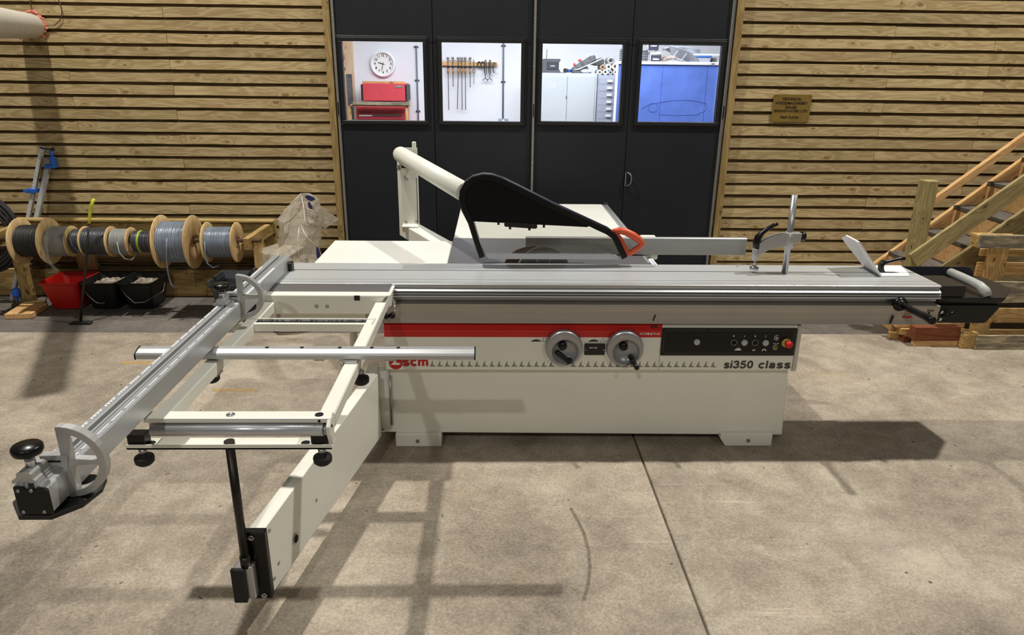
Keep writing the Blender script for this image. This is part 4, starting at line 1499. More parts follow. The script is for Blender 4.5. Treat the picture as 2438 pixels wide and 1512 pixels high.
def band(path, w, y0, y1):
    bm = nb()
    L = []
    for i, (x, z) in enumerate(path):
        a = Vector(path[max(i - 1, 0)])
        b = Vector(path[min(i + 1, len(path) - 1)])
        t = (b - a).normalized()
        nrm = Vector((-t.y, t.x))
        L.append(((x + nrm.x * w / 2, z + nrm.y * w / 2), (x - nrm.x * w / 2, z - nrm.y * w / 2)))
    V = []
    for (o, i_) in L:
        V.append([bm.verts.new(p) for p in ((o[0], y0 + .004, o[1]), (o[0], y1 - .004, o[1]), ((o[0] * .8 + i_[0] * .2), y1, (o[1] * .8 + i_[1] * .2)), (i_[0], y1, i_[1]), (i_[0], y0, i_[1]), ((o[0] * .8 + i_[0] * .2), y0, (o[1] * .8 + i_[1] * .2)))])
    for A, Q in zip(V, V[1:]):
        for j in range(6):
            f = bm.faces.new((A[j], A[(j + 1) % 6], Q[(j + 1) % 6], Q[j]))
    bm.faces.new(V[0])
    bm.faces.new(V[-1][::-1])
    return bm


gd = link_mesh('blade_guard', band(rim, .030, 3.598, 3.672), m_blackpl, saw)
bm = nb()
inner_pts = [(-.108, 1.140)] + [(x + .004, z - .004) for x, z in rim[3:14]] + [(.500, 1.120), (.483, 1.114)]
prism(bm, inner_pts, 'Y', 3.606, 3.612)
m_shell = M('matt_black_shell', S(4, 4, 4), .5, 0, 0, spec=.2)
sp_ = link_mesh('side_shell', bm, m_shell, gd)
bm = nb()
prism(bm, inner_pts, 'Y', 3.660, 3.665)
link_mesh('rear_shell', bm, m_blackpl, gd)
bm = nb()
prism(bm, [(.055, 1.139), (.225, 1.129), (.225, 1.108), (.215, 1.104), (.06, 1.114), (.055, 1.118)], 'Y', 3.603, 3.611)
for (x, z) in ((.025, 1.131), (.260, 1.118), (.085, 1.108), (.185, 1.103)):
    box(bm, x - .006, x + .006, 3.603, 3.611, z - .008, z + .008)
link_mesh('vent_bracket', bm, m_black, gd)
bm = nb()
prism(bm, [(-.108, 1.146), (.483, 1.116), (.590, 1.082), (.638, 1.036), (.655, .972), (-.046, .972)], 'Y', 3.6085, 3.6105)
link_mesh('clear_window', bm, m_clear, gd)
bm = nb()
hull8(bm, [(-.044, 3.6095, .972), (.643, 3.6095, .970), (.648, 3.6065, .966), (-.040, 3.6065, .968)],
      [(-.026, 3.596, .945), (.661, 3.596, .945), (.661, 3.600, .943), (-.026, 3.600, .943)])
bm2 = bm
link_mesh('bottom_rail', bm2, m_scale, gd)
bm = nb()
hp = [(.620, 1.086), (.655, 1.092), (.690, 1.085), (.730, 1.066), (.763, 1.043), (.783, 1.022), (.762, .999), (.738, .981), (.716, .968), (.704, .972), (.690, 1.000), (.668, 1.040), (.645, 1.068)]
tube(bm, [(x, 3.632, z) for x, z in hp], [.016, .018, .019, .020, .020, .017, .016, .016, .016, .015, .014, .014, .015], 14, closed=True, sx=0.9)
for v in bm.verts:
    pass
tag(link_mesh('orange_handle', bm, m_orange, gd), 'orange-red loop handle')
# arm tube
arm0, arm1 = Vector((-.605, 4.70, 1.352)), Vector((-.148, 3.70, 1.272))
bm = nb()
d = (arm1 - arm0).normalized()
P = [arm0 - d * .045, arm0 - d * .040, arm0 - d * .022, arm0, arm1]
tube(bm, P, [.012, .028, .044, .050, .0515], 28)
ar = link_mesh('guard_arm', bm, m_cream, saw)
bm = nb()
tube(bm, [arm0 + Vector((.0, -.01, -.055)), arm1 + Vector((0, 0, -.052))], .0075, 8)
link_mesh('seam_profile', bm, m_cream, ar)
# post: open channel
px0, px1, py = -.640, -.506, 4.72
bm = nb()
hull8(bm, [(px0, py + .05, .885), (px0 + .030, py, .880), (px0 + .030, py + .004, .880), (px0 + .004, py + .054, .885)],
      [(px0, py + .05, 1.36), (px0 + .030, py, 1.335), (px0 + .030, py + .004, 1.335), (px0 + .004, py + .054, 1.36)])
box(bm, px0 + .030, px1, py, py + .006, .885, 1.30)
hull8(bm, [(px1 - .006, py, .885), (px1, py, .885), (px1, py + .08, .885), (px1 - .006, py + .08, .885)],
      [(px1 - .006, py, 1.22), (px1, py, 1.22), (px1, py + .08, 1.26), (px1 - .006, py + .08, 1.26)])
box(bm, px0, px1, py + .076, py + .082, .885, 1.385)
post = link_mesh('guard_post', bm, m_cream, saw, bevel=.002)
bm = nb()
prism(bm, [(-.575, 1.215), (-.550, 1.262), (-.508, 1.262), (-.508, 1.198), (-.585, 1.198)], 'Y', py - .012, py)
link_mesh('gusset', bm, m_cream, post, bevel=.001)
B('dark_opening', -.604, -.560, py - .004, py + .002, 1.262, 1.30, m_hole, post)
for (x, z, r) in ((-.577, 1.198, .011), (-.638, 1.345, .010), (-.629, 1.327, .011), (-.624, 1.268, .009), (-.622, 1.256, .008), (-.588, .905, .006), (-.518, .908, .006)):
    bm = nb()
    cyl(bm, (x, py - .004, z), (x, py - .018, z), r, n=6)
    cyl(bm, (x, py - .002, z), (x, py - .006, z), r * 1.4, n=16)
    link_mesh('bolt', bm, m_steel, post)
B('top_tab', -.540, -.512, py + .07, py + .08, 1.37, 1.425, m_cream, post, .006)
B('mount_foot', -.612, -.500, 4.655, 4.76, .877, .893, m_cream, post, .006)
# lower swing beam
bm = nb()
hull8(bm, [(-.660, 4.93, .875), (-.525, 4.82, .875), (-.525, 4.82, .79), (-.660, 4.93, .79)],
      [(-.380, 4.26, .875), (-.235, 4.26, .875), (-.235, 4.26, .79), (-.380, 4.26, .79)])
bm.free()
bm = nb()
q0, q1 = Vector((-.600, 4.86, .832)), Vector((-.285, 4.20, .832))
dd = (q1 - q0).normalized()
sd = Vector((-dd.y, dd.x, 0)) * .056
hull8(bm, [q0 - sd + Vector((0, 0, .045)), q0 + sd + Vector((0, 0, .045)), q0 + sd - Vector((0, 0, .045)), q0 - sd - Vector((0, 0, .045))],
      [q1 - sd + Vector((0, 0, .045)), q1 + sd + Vector((0, 0, .045)), q1 + sd - Vector((0, 0, .045)), q1 - sd - Vector((0, 0, .045))])
link_mesh('swing_beam', bm, m_cream, saw, bevel=.004)

# ---- outrigger bracket next to the sliding table
bm = nb()
hull8(bm, [(-1.060, 3.120, .800), (-.560, 3.120, .800), (-.500, 3.120, .880), (-.470, 3.120, .893), (-1.060, 3.120, .893)],
      [(-1.060, 3.284, .790), (-.480, 3.284, .790), (-.480, 3.284, .88), (-.470, 3.284, .893), (-1.060, 3.284, .893)])
bk = link_mesh('frame_bracket', bm, m_cream, saw, bevel=.010, seg=3)
B('steel_top_plate', -1.060, -.489, 3.176, 3.286, .8930, .9000, m_castiron, bk, .001)
bm = nb()
for x, z in ((-.815, .8385), (-.766, .8385)):
    sphere(bm, (x, 3.119, z), .009, 12, (1, .5, 1))
link_mesh('dome_screws', bm, m_steel, bk)
B('black_sticker', -.640, -.614, 3.1175, 3.1195, .868, .892, m_print_black, bk)
B('under_bracket', -1.03, -.62, 3.26, 3.33, .705, .792, m_cream, saw, .003)
bm = nb()
box(bm, -1.06, -.48, 3.285, 3.33, .708, .79)
link_mesh('beam_end_plate', bm, m_cream, saw)  # cream plate at the left end of the guide beam
bm = nb()
tube(bm, [(-.470, 3.225, .838), (-.467, 3.205, .826), (-.466, 3.20, .800), (-.474, 3.195, .785)], .006, 10)
lk = link_mesh('locking_lever', bm, m_chrome, saw)
bm = nb()
sphere(bm, (-.481, 3.19, .770), .0155, 16)
sphere(bm, (-.509, 3.19, .768), .0155, 16)
link_mesh('ball_knobs', bm, m_blackpl, lk)

# ---- outrigger frame
fr = B('side_rail', -.545, -.4945, 2.000, 3.235, .812, .860, m_cream, saw, .004)
B('side_rail', -1.056, -1.006, 2.000, 3.13, .812, .860, m_cream, saw, .004)
fb = B('front_rail', -1.060, -.4965, 1.948, 1.999, .853, .870, m_cream, saw, .004, 2)
B('rail_web', -1.060, -.4965, 1.976, 1.999, .812, .853, m_cream, fb, .001)
for x, m_ in ((-.535, m_hole), (-.805, m_steel)):
    bm = nb()
    lathe(bm, [(.013, 0), (.013, .002), (.008, .002), (.007, .0005)], (x, 1.972, .870), 'Z', 20)
    link_mesh('plug', bm, m_, fb)
bm = nb()
prism(bm, [(1.928, .822), (1.926, .850), (1.950, .868), (1.975, .868), (1.985, .79), (1.955, .775)], 'X', -.5065, -.4945)
ep = link_mesh('roller_end_plate', bm, m_cream, saw, bevel=.002)
bm = nb()
cyl(bm, (-.4946, 1.952, .842), (-.4925, 1.952, .842), .005, n=10)
cyl(bm, (-.53, 1.9482, .861), (-.53, 1.9468, .861), .0045, n=10)
link_mesh('holes', bm, m_hole, ep)
bm = nb()
cyl(bm, (-1.040, 1.952, .8305), (-.5195, 1.952, .8305), .0205, n=32)
rl_ = link_mesh('roller', bm, m_zinc, saw)
bm = nb()
cyl(bm, (-.5195, 1.952, .8305), (-.5065, 1.952, .8305), .018, n=24)
link_mesh('roller_collar', bm, m_steel, rl_)
# lower rail under the roller with levelling knobs
lr = B('lower_rail', -1.145, -.5065, 1.980, 2.045, .744, .751, m_cream, saw, .001)
B('rail_lip', -1.145, -.5065, 1.980, 1.985, .744, .761, m_cream, lr, .001)
for x in (-1.115, -.545):
    B('black_block', x - .028, x + .026, 1.988, 2.03, .751, .790, m_blackpl, saw, .002)
for x, w in ((-1.082, .014), (-.596, .014)):
    bm = nb()
    cyl(bm, (x, 2.010, .7508), (x, 2.010, .7522), w, n=18)
    link_mesh('slot_hole', bm, m_hole, lr)
m_knobx = [(-1.100, 1.990, .716), (-.541, 1.990, .716), (-1.052, 2.45, .792), (-.492, 2.43, .792)]
for i, (x, y, z) in enumerate(m_knobx):
    bm = nb()
    s = 1.0
    lathe(bm, [(.0001, -.030), (.020, -.028), (.0285, -.020), (.030, -.006), (.028, .0), (.012, .002), (.011, .012)], (x, y, z), 'Z', 24)
    k_ = link_mesh('levelling_knob', bm, m_rubber, saw)
    bm = nb()
    cyl(bm, (x, y, z + .010), (x, y, z + .028), .0125, n=16)
    link_mesh('threaded_stud', bm, m_steel, k_)
# second cross channel with toothed rubber insert
bm = nb()
prism(bm, [(2.820, .826), (2.886, .826), (2.886, .864), (2.880, .864), (2.880, .850), (2.838, .850), (2.838, .861), (2.820, .861)], 'X', -1.095, -.5065)
cc = link_mesh('cross_channel', bm, m_cream, saw, bevel=.002)
B('channel_end', -.5115, -.5065, 2.818, 2.888, .826, .868, m_cream, cc, .002)
bm = nb()
x = -1.06
while x < -.515:
    w = random.uniform(.006, .013)
    box(bm, x, x + w, 2.846, 2.874, .851, .855 + random.uniform(0, .006))
    x += w + random.uniform(.001, .004)
link_mesh('ribbed_insert', bm, m_rubber, cc)

# ---- telescopic mitre bar lying across the frame
bm = nb()
prism(bm, [(2.412, .869), (2.412, .886), (2.418, .892), (2.440, .900), (2.462, .902), (2.470, .898), (2.472, .869)], 'X', -1.300, -.0685)
mb = link_mesh('cross_bar', bm, m_aluX, saw, bevel=.0015)
for x in (-1.302, -.0675):
    bm = nb()
    prism(bm, [(2.411, .868), (2.411, .888), (2.440, .901), (2.463, .903), (2.473, .898), (2.473, .868)], 'X', x - .002, x + .002)
    link_mesh('end_cap', bm, m_blackpl, mb)
for x in (-.835, -.707, -.568, -.450, -.352):
    bm = nb()
    cyl(bm, (x, 2.452, .9008), (x, 2.452, .9023), .007, n=14)
    link_mesh('screw_hole', bm, m_hole, mb)
for x in (-.640, -.38, -.545):
    B('slide_block', x - .018, x + .018, 2.42, 2.46, .8605, .869, m_steel, mb)
bm = nb()
prism(bm, [(-.549, .8605), (-.498, .8605), (-.498, .869), (-.549, .869)], 'Y', 2.395, 2.475)
cyl(bm, (-.556, 2.40, .853), (-.546, 2.40, .853), .006, n=10)
link_mesh('clamp_plate', bm, m_steel, mb)
B('slide_bracket', -1.045, -1.010, 2.405, 2.462, .800, .868, m_steel, mb, .003)

# ---- crosscut fence with two flip stops
FX = lambda y: -.0133 * (y - 1.42)


def shear(bm):
    for v in bm.verts:
        v.co.x += FX(v.co.y)
    return bm


bm = nb()
prism(bm, [(-1.088, .905), (-1.088, .974), (-1.085, .977), (-1.074, .977), (-1.072, .9745), (-1.064, .9745), (-1.062, .979), (-1.058, .979), (-1.058, .958), (-1.0655, .958), (-1.0655, .948), (-1.0355, .948), (-1.0355, .958), (-1.044, .958),
           (-1.044, .979), (-1.038, .979), (-1.036, .974), (-1.032, .974), (-1.030, .971), (-1.017, .971), (-1.013, .967), (-1.013, .905)], 'Y', 1.420, 3.531)
cf = link_mesh('crosscut_fence', shear(bm), m_aluY, saw, bevel=.0006)
for xa, xb, z, y0 in ((-1.0295, -1.0175, .9712, 1.54), (-1.0845, -1.0745, .9772, 1.54)):
    bm = nb()
    box(bm, xa, xb, y0, 3.30, z, z + .0006)
    sc_ = link_mesh('measuring_scale', shear(bm), m_scale, cf)
    bm = nb()
    y = y0 + .005
    k = 0
    while y < 2.75:
        if k % 10 in (4, 5):
            box(bm, xa + .0015, xb - .0015, y, y + .004, z + .0007, z + .0010)
        elif xa > -1.05 or k % 2:
            box(bm, xa + .005, xb - .0008, y, y + .0028, z + .0007, z + .0010)
        y += .0075
        k += 1
    link_mesh('tick_marks', shear(bm), m_ticks, sc_)
bm = nb()
prism(bm, [(-1.0885, .900), (-1.0885, .973), (-1.066, .973), (-1.064, .966), (-1.040, .966), (-1.036, .971), (-1.018, .967), (-1.012, .962), (-1.012, .900)], 'Y', 1.414, 1.420)
cap = tag(link_mesh('fence_end_cap', bm, m_blackpl, cf, bevel=.001), 'black end cap with four screws')
for x, z in ((-1.078, .964), (-1.049, .964), (-1.077, .908), (-1.030, .908)):
    bm = nb()
    sphere(bm, (x, 1.4135, z), .0048, 12, (1, .6, 1))
    link_mesh('screw', bm, m_steel, cap)
bm = nb()
prism(bm, [(-1.094, 1.416), (-1.020, 1.416), (-.974, 1.466), (-.962, 1.53), (-.976, 1.580), (-1.014, 1.594), (-1.12, 1.60), (-1.142, 1.56), (-1.142, 1.472)], 'Z', .884, .896)
link_mesh('end_shoe_plate', bm, m_black, cf, bevel=.001)
bm = nb()
prism(bm, [(-1.043, .905), (-1.043, .965), (-1.018, .935)], 'Y', 3.50, 3.531)
B('rear_fence_tip', -1.043, -1.020, 3.49, 3.535, .9025, .945, m_black, cf, .004)
bm.free()


def flip_stop(y, dx):
    bm = nb()
    ox = FX(y) + dx
    prism(bm, [(-1.096 + ox, .975), (-1.040 + ox, .975), (-1.040 + ox, .982), (-1.046 + ox, .988), (-1.046 + ox, .999), (-1.052 + ox, 1.004), (-1.076 + ox, 1.004), (-1.083 + ox, .999), (-1.083 + ox, .990), (-1.096 + ox, .982)], 'Y', y - .055, y + .012)
    sb = link_mesh('stop_slide', bm, m_cast_alu, cf, bevel=.0015)
    bm = nb()
    cx_ = -1.064 + ox
    cyl(bm, (cx_, y - .025, 1.002), (cx_, y - .025, 1.034), .0115, n=20)
    k1 = link_mesh('knob_spindle', bm, m_chrome, cf)
    bm = nb()
    lathe(bm, [(.010, 0), (.012, .004), (.030, .008), (.033, .014), (.033, .024), (.029, .029), (.0001, .031)], (cx_, y - .025, 1.030), 'Z', 32)
    link_mesh('clamping_knob', bm, m_blackpl, cf)
    # half-round plate with spokes
    yy0, yy1 = y + .012, y + .034
    c0 = Vector((-1.010 + ox, .990))
    R0, R1 = .094, .076
    bm = nb()
    aa = [math.radians(-88 + i * 176 / 20) for i in range(21)]
    prism(bm, [(c0.x + R0 * math.cos(a), c0.y + R0 * math.sin(a)) for a in aa] + [(c0.x + R1 * math.cos(a), c0.y + R1 * math.sin(a)) for a in aa[::-1]], 'Y', yy0, yy1)
    prism(bm, [(c0.x - .008, c0.y - .0945), (c0.x + .006, c0.y - .0945), (c0.x + .013, c0.y - .074), (c0.x + .013, c0.y + .074), (c0.x + .006, c0.y + .0945), (c0.x - .008, c0.y + .0945)], 'Y', yy0 - .0004, yy1 + .0004)
    prism(bm, [(c0.x + .010, c0.y - .009), (c0.x + R1 + .004, c0.y - .004), (c0.x + R1 + .004, c0.y + .006), (c0.x + .010, c0.y + .010)], 'Y', yy0 + .0004, yy1 - .0004)
    prism(bm, [(c0.x - .055, c0.y + .004), (c0.x + .004, c0.y - .014), (c0.x + .010, c0.y + .022), (c0.x - .055, c0.y + .020)], 'Y', yy0 - .004, yy1 - .002)
    link_mesh('flip_stop', bm, m_cast_alu, cf, bevel=.001)
    B('pivot_slot', c0.x - .040, c0.x - .008, yy0 - .0055, yy0 - .0035, c0.y + .004, c0.y + .008, m_hole, cf)


flip_stop(1.480, 0)
flip_stop(2.765, -.006)

# ---- swinging support arm with telescopic foot
bm = nb()
hull8(bm, [(-.834, 2.053, .135), (-.775, 2.053, .126), (-.775, 2.053, .396), (-.828, 2.053, .400)],
      [(-.625, 3.205, .118), (-.566, 3.205, .118), (-.566, 3.205, .462), (-.618, 3.205, .462)])
sa = link_mesh('support_arm', bm, m_cream, saw, bevel=.003, seg=2)
B('arm_knuckle', -.632, -.580, 3.20, 3.34, .112, .462, m_cream, sa, .004)
bm = nb()
cyl(bm, (-.560, 3.318, .112), (-.560, 3.318, .440), .030, n=24)
hc = link_mesh('hinge_column', bm, m_cream, saw)
bm = nb()
cyl(bm, (-.527, 3.312, .125), (-.524, 3.312, .405), .005, n=10)
link_mesh('hinge_rod', bm, m_steel, hc)
bm = nb()
box(bm, -.841, -.766, 2.022, 2.053, .130, .404)
ec = tag(link_mesh('arm_end_plate', bm, m_blackpl, sa, bevel=.004), 'black end plate')
for x, z in ((-.812, .383), (-.792, .146)):
    bm = nb()
    lathe(bm, [(.010, 0), (.010, -.003), (.004, -.003), (.004, 0)], (x, 2.022, z), 'Y', 16)
    link_mesh('screw', bm, m_steel, ec)
dv = Vector((.209, 1.152, 0)).normalized()
nx = Vector((dv.y, -dv.x, 0))


def arm_screw(y, z, r, ring=False):
    s = (y - 2.053) / 1.152
    x = -.775 + .209 * s
    p = Vector((x, y, z))
    bm = nb()
    if ring:
        cyl(bm, p - nx * .001, p + nx * .004, r, n=24)
        o = link_mesh('ring_bush', bm, m_steel, sa)
        bm = nb()
        cyl(bm, p + nx * .003, p + nx * .0055, r * .72, n=20)
        link_mesh('bush_hole', bm, m_hole, o)
    else:
        cyl(bm, p - nx * .001, p + nx * .004, r, r * .7, 16)
        link_mesh('screw', bm, m_steel, sa)


arm_screw(2.080, .371, .008)
arm_screw(2.248, .212, .021, True)
arm_screw(2.115, .208, .008)
arm_screw(2.075, .175, .008)
arm_screw(2.443, .250, .008)
# telescopic rod and foot block
bm = nb()
cyl(bm, (-.832, 2.0, .293), (-.832, 2.0, .7435), .0143, n=20)
cyl(bm, (-.832, 2.0, .286), (-.832, 2.0, .330), .0175, n=20)
cyl(bm, (-.832, 2.0, .7515), (-.832, 2.0, .764), .0165, n=20)
rod = link_mesh('support_rod', bm, M('dark_bronze_rod', S(40, 35, 31), .35, .3), saw)
B('foot_block', -.871, -.807, 1.987, 2.022, .162, .293, m_aluZ, rod, .003)
bm = nb()
box(bm, -.877, -.832, 1.972, 1.987, .156, .292)
link_mesh('foot_face', bm, m_rubber, rod, bevel=.003)

# ================================================================== accessories on the sliding table
t = empty('hold_down_clamp', (1.51, 3.51, .902), 'cast aluminium hold-down clamp on a steel post with black lever', 'clamp')
bm = nb()
cyl(bm, (1.510, 3.51, .9018), (1.505, 3.51, 1.305), .0155, n=24)
link_mesh('post', bm, m_aluZ, t)
bm = nb()
P = [(1.326, 1.028), (1.345, 1.050), (1.385, 1.082), (1.430, 1.102), (1.480, 1.112), (1.564, 1.113), (1.566, 1.078), (1.548, 1.066), (1.535, 1.046), (1.495, 1.042), (1.450, 1.036), (1.410, 1.022), (1.375, 1.000), (1.362, .972), (1.362, .966), (1.332, .966), (1.330, 1.0)]
mid_y = 3.51
T = [(1.326, 1.028), (1.345, 1.050), (1.385, 1.082), (1.430, 1.102), (1.480, 1.112), (1.564, 1.113)]
Bq = [(1.362, .998), (1.376, 1.006), (1.410, 1.026), (1.450, 1.038), (1.495, 1.044), (1.562, 1.072)]
for i in range(5):
    prism(bm, [Bq[i], Bq[i + 1], T[i + 1], T[i]], 'Y', mid_y - .014 - (.006 if i > 3 else 0), mid_y + .014 + (.006 if i > 3 else 0))
bmesh.ops.remove_doubles(bm, verts=bm.verts, dist=1e-5)
cyl(bm, (1.347, 3.51, .965), (1.343, 3.51, 1.030), .0155, .018, 20)
cyl(bm, (1.512, 3.51, 1.036), (1.509, 3.51, 1.116), .026, .026, 24)
link_mesh('clamp_arm', bm, m_cast_alu, t, bevel=.001)
bm = nb()
cyl(bm, (1.347, 3.51, .935), (1.347, 3.51, .968), .006, n=12)
lathe(bm, [(.020, 0), (.0235, .004), (.0235, .014), (.012, .019), (.008, .024)], (1.347, 3.51, .9165), 'Z', 28)
link_mesh('pressure_pad', bm, m_chrome, t)
bm = nb()
tube(bm, [(1.345, 3.51, 1.03), (1.343, 3.51, 1.062), (1.348, 3.51, 1.088), (1.365, 3.51, 1.110), (1.392, 3.51, 1.133), (1.42, 3.51, 1.150), (1.440, 3.51, 1.157)], [.018, .019, .018, .013, .011, .010, .008], 12)
link_mesh('eccentric_lever', bm, m_blackpl, t)
bm = nb()
lathe(bm, [(.020, 0), (.0235, .002), (.0235, .022), (.020, .025), (.0001, .025)], (1.563, 3.51, 1.094), 'X', 24)
link_mesh('lock_knob', bm, m_blackpl, t)

t = empty('edging_shoe', (2.05, 3.53, .902), 'white bent metal shoe standing tilted on the sliding table with a black lever', 'shoe')
bm = nb()
hull8(bm, [(1.985, 3.438, .9022), (2.122, 3.438, .9022), (2.144, 3.468, .9022), (2.196, 3.645, .9022), (1.995, 3.645, .9022)],
      [(1.985, 3.438, .9075), (2.122, 3.438, .9075), (2.144, 3.468, .9075), (2.196, 3.645, .9075), (1.995, 3.645, .9075)])
link_mesh('base_plate', bm, m_white, t)
B('lever_slot', 2.01, 2.09, 3.505, 3.515, .9074, .9080, m_hole, t)
bm = nb()
a = [(1.986, 3.438, .903), (1.997, 3.640, .903), (1.838, 3.618, 1.066), (1.850, 3.600, 1.083), (1.843, 3.452, 1.083)]
n_ = Vector((-.012 * .7, 0, -.006))
hull8(bm, a, [tuple(Vector(p) + Vector((-.006, 0, -.004))) for p in a])
ul = link_mesh('upright_flap', bm, m_white, t)
bm = nb()
hull8(bm, [(1.843, 3.447, 1.083), (1.986, 3.434, .903), (1.980, 3.434, .899), (1.835, 3.447, 1.080)], [(1.843, 3.453, 1.083), (1.986, 3.440, .903), (1.974, 3.440, .905), (1.828, 3.453, 1.076)])
link_mesh('folded_edge', bm, m_white, t)
bm = nb()
tube(bm, [(1.858, 3.47, 1.058), (1.848, 3.455, 1.053)], .003, 6)
link_mesh('pin', bm, m_steel, ul)
bm = nb()
tube(bm, [(2.018, 3.51, .9075), (2.012, 3.51, .925), (2.010, 3.51, .946), (2.020, 3.51, .958), (2.040, 3.51, .962), (2.075, 3.51, .972), (2.105, 3.51, .979), (2.128, 3.51, .980)], [.017, .015, .016, .016, .010, .009, .009, .008], 12)
link_mesh('clamping_lever', bm, m_blackpl, t)

# ================================================================== SURROUNDINGS
# brass plaque
t = empty('brass_plaque', (2.417, 5.94, 1.61), 'engraved brass company plaque screwed to the right board wall', 'plaque')
B('plate', 2.261, 2.573, 5.9385, 5.9425, 1.501, 1.718, m_brass, t, .0008)
m_engr = M('engraved_fill', S(30, 20, 8), .6, 0, 0)
for s, z, w, h in (('TECHNICAL', 1.682, .158, .021), ('WOODMACHINERY', 1.6495, .262, .021), ('SALES', 1.6175, .093, .020), ('(BRIDGWATER) LTD', 1.586, .276, .0235), ('FIRST FLOOR', 1.5385, .148, .017)):
    text('engraved_line', s, .03, (2.412, 5.938, z), m_engr, t, bold=.012, ext=.0012, shear=.0, fit=(w, h))
for x in (2.272, 2.562):
    for z in (1.512, 1.707):
        bm = nb()
        sphere(bm, (x, 5.938, z), .004, 8, (1, .5, 1))
        link_mesh('screw', bm, m_brass, t)

# extraction duct through the left wall
t = empty('extraction_duct', (-3.53, 5.95, 2.15), 'round grey insulated duct coming out through the left board wall', 'duct')
p0, p1 = Vector((-3.54, 5.944, 2.152)), Vector((-2.66, 4.0, 2.085))
bm = nb()
N = 40
pts = [p0 + (p1 - p0) * i / N for i in range(N + 1)]
tube(bm, pts, [.088 if i % 5 else .0835 for i in range(N + 1)], 32)
link_mesh('duct_pipe', bm, m_duct, t)
bm = nb()
for i in range(60):
    a = random.uniform(-.9, 2.2) if i < 45 else random.uniform(0, 2 * PI)
    r = .088 + random.uniform(0, .022)
    sphere(bm, (p0.x + r * math.cos(a) * 1.05, 5.935, p0.z + r * math.sin(a)), random.uniform(.006, .014), 6, (1.3, .7, .8))
link_mesh('insulation_fringe', bm, m_pink, t)
bm = nb()
pts = [(-3.50, 5.935, 2.40), (-3.515, 5.935, 2.30), (-3.49, 5.93, 2.21), (-3.42, 5.935, 2.155), (-3.36, 5.935, 2.16), (-3.30, 5.935, 2.21), (-3.285, 5.935, 2.28), (-3.31, 5.94, 2.40)]
tube(bm, pts, .003, 6)
tag(link_mesh('loose_wire', bm, m_rust), 'thin dark wire loop hanging on the wall beside the grey duct', 'wire')

# ---- cable rack
t = empty('cable_rack', (-2.8, 5.6, 0), 'timber rack with a steel pipe carrying the cable spools along the left wall', 'rack')
beam('back_rail', (-3.95, 5.79, .635), (-1.79, 5.79, .635), .045, .095, w_beamX, t)
beam('back_rail_top', (-3.95, 5.765, .690), (-1.79, 5.765, .690), .08, .016, w_beamX, t)
beam('end_arm', (-1.825, 5.84, .632), (-1.892, 5.345, .594), .045, .092, w_beamX, t, (1, 0, 0), .003)
beam('end_arm', (-3.80, 5.84, .632), (-3.80, 5.30, .61), .05, .10, w_beamX, t, (1, 0, 0), .003)
beam('leg', (-1.86, 5.82, 0), (-1.86, 5.82, .60), .06, .12, w_beamX, t, (0, 1, 0), .003)
beam('leg', (-1.93, 5.70, 0), (-1.93, 5.76, .55), .04, .09, w_beamX, t, (0, 1, 0), .003)
beam('leg', (-3.865, 5.72, 0), (-3.80, 5.60, .58), .05, .09, w_beamX, t, (0, 1, 0), .003)
beam('leg', (-3.42, 5.88, .238), (-3.42, 5.86, .60), .035, .16, w_beamX, t, (0, 1, 0), .003)
beam('lower_rail', (-3.9, 5.90, .36), (-1.8, 5.90, .36), .03, .12, w_batten, t)
bm = nb()
cyl(bm, (-3.86, 5.40, .606), (-1.795, 5.40, .612), .016, n=16)
link_mesh('pipe_axle', bm, m_rust, t)


def spool(xa, xb, R, rc, mcab, label, mdisc=w_ply, wr=.0065, discs=(1, 1), yc=5.40, zc=.598, tail=None):
    t = empty('cable_spool', ((xa + xb) / 2, yc, zc), label, 'spool', 'cable spools on the rack')
    for k, x in enumerate((xa, xb)):
        if not discs[k]:
            continue
        bm = nb()
        lathe(bm, [(.022, -.005), (R - .002, -.005), (R, -.003), (R, .003), (R - .002, .005), (.022, .005), (.022, -.005)], (x, yc, zc), 'X', 48, cap=False)
        d = link_mesh('flange', bm, mdisc, t)
        if R > .15:
            for q in range(4):
                a = q * PI / 2 + .5
                bm = nb()
                cyl(bm, (x - .0055, yc + .05 * math.cos(a), zc + .05 * math.sin(a)), (x + .0055, yc + .05 * math.cos(a), zc + .05 * math.sin(a)), .007, n=8)
                link_mesh('bolt_hole', bm, m_hole, d)
    prof = []
    x = xa + .006 + wr
    k = 0
    prof.append((.02, x - wr))
    while x < xb - .006 - wr * .5:
        rr = rc + random.uniform(-.0025, .0025)
        for j in range(5):
            a = PI * j / 4
            prof.append((rr + wr * math.sin(a), x - wr * math.cos(a) * .98))
        x += 2 * wr
    prof.append((.02, x - wr))
    bm = nb()
    lathe(bm, prof, (0, yc, zc), 'X', 40, cap=False)
    link_mesh('wound_cable', bm, mcab, t)
    if tail:
        bm = nb()
        tube(bm, tail, wr * .95, 8)
        link_mesh('loose_end', bm, mcab, t)
    return t


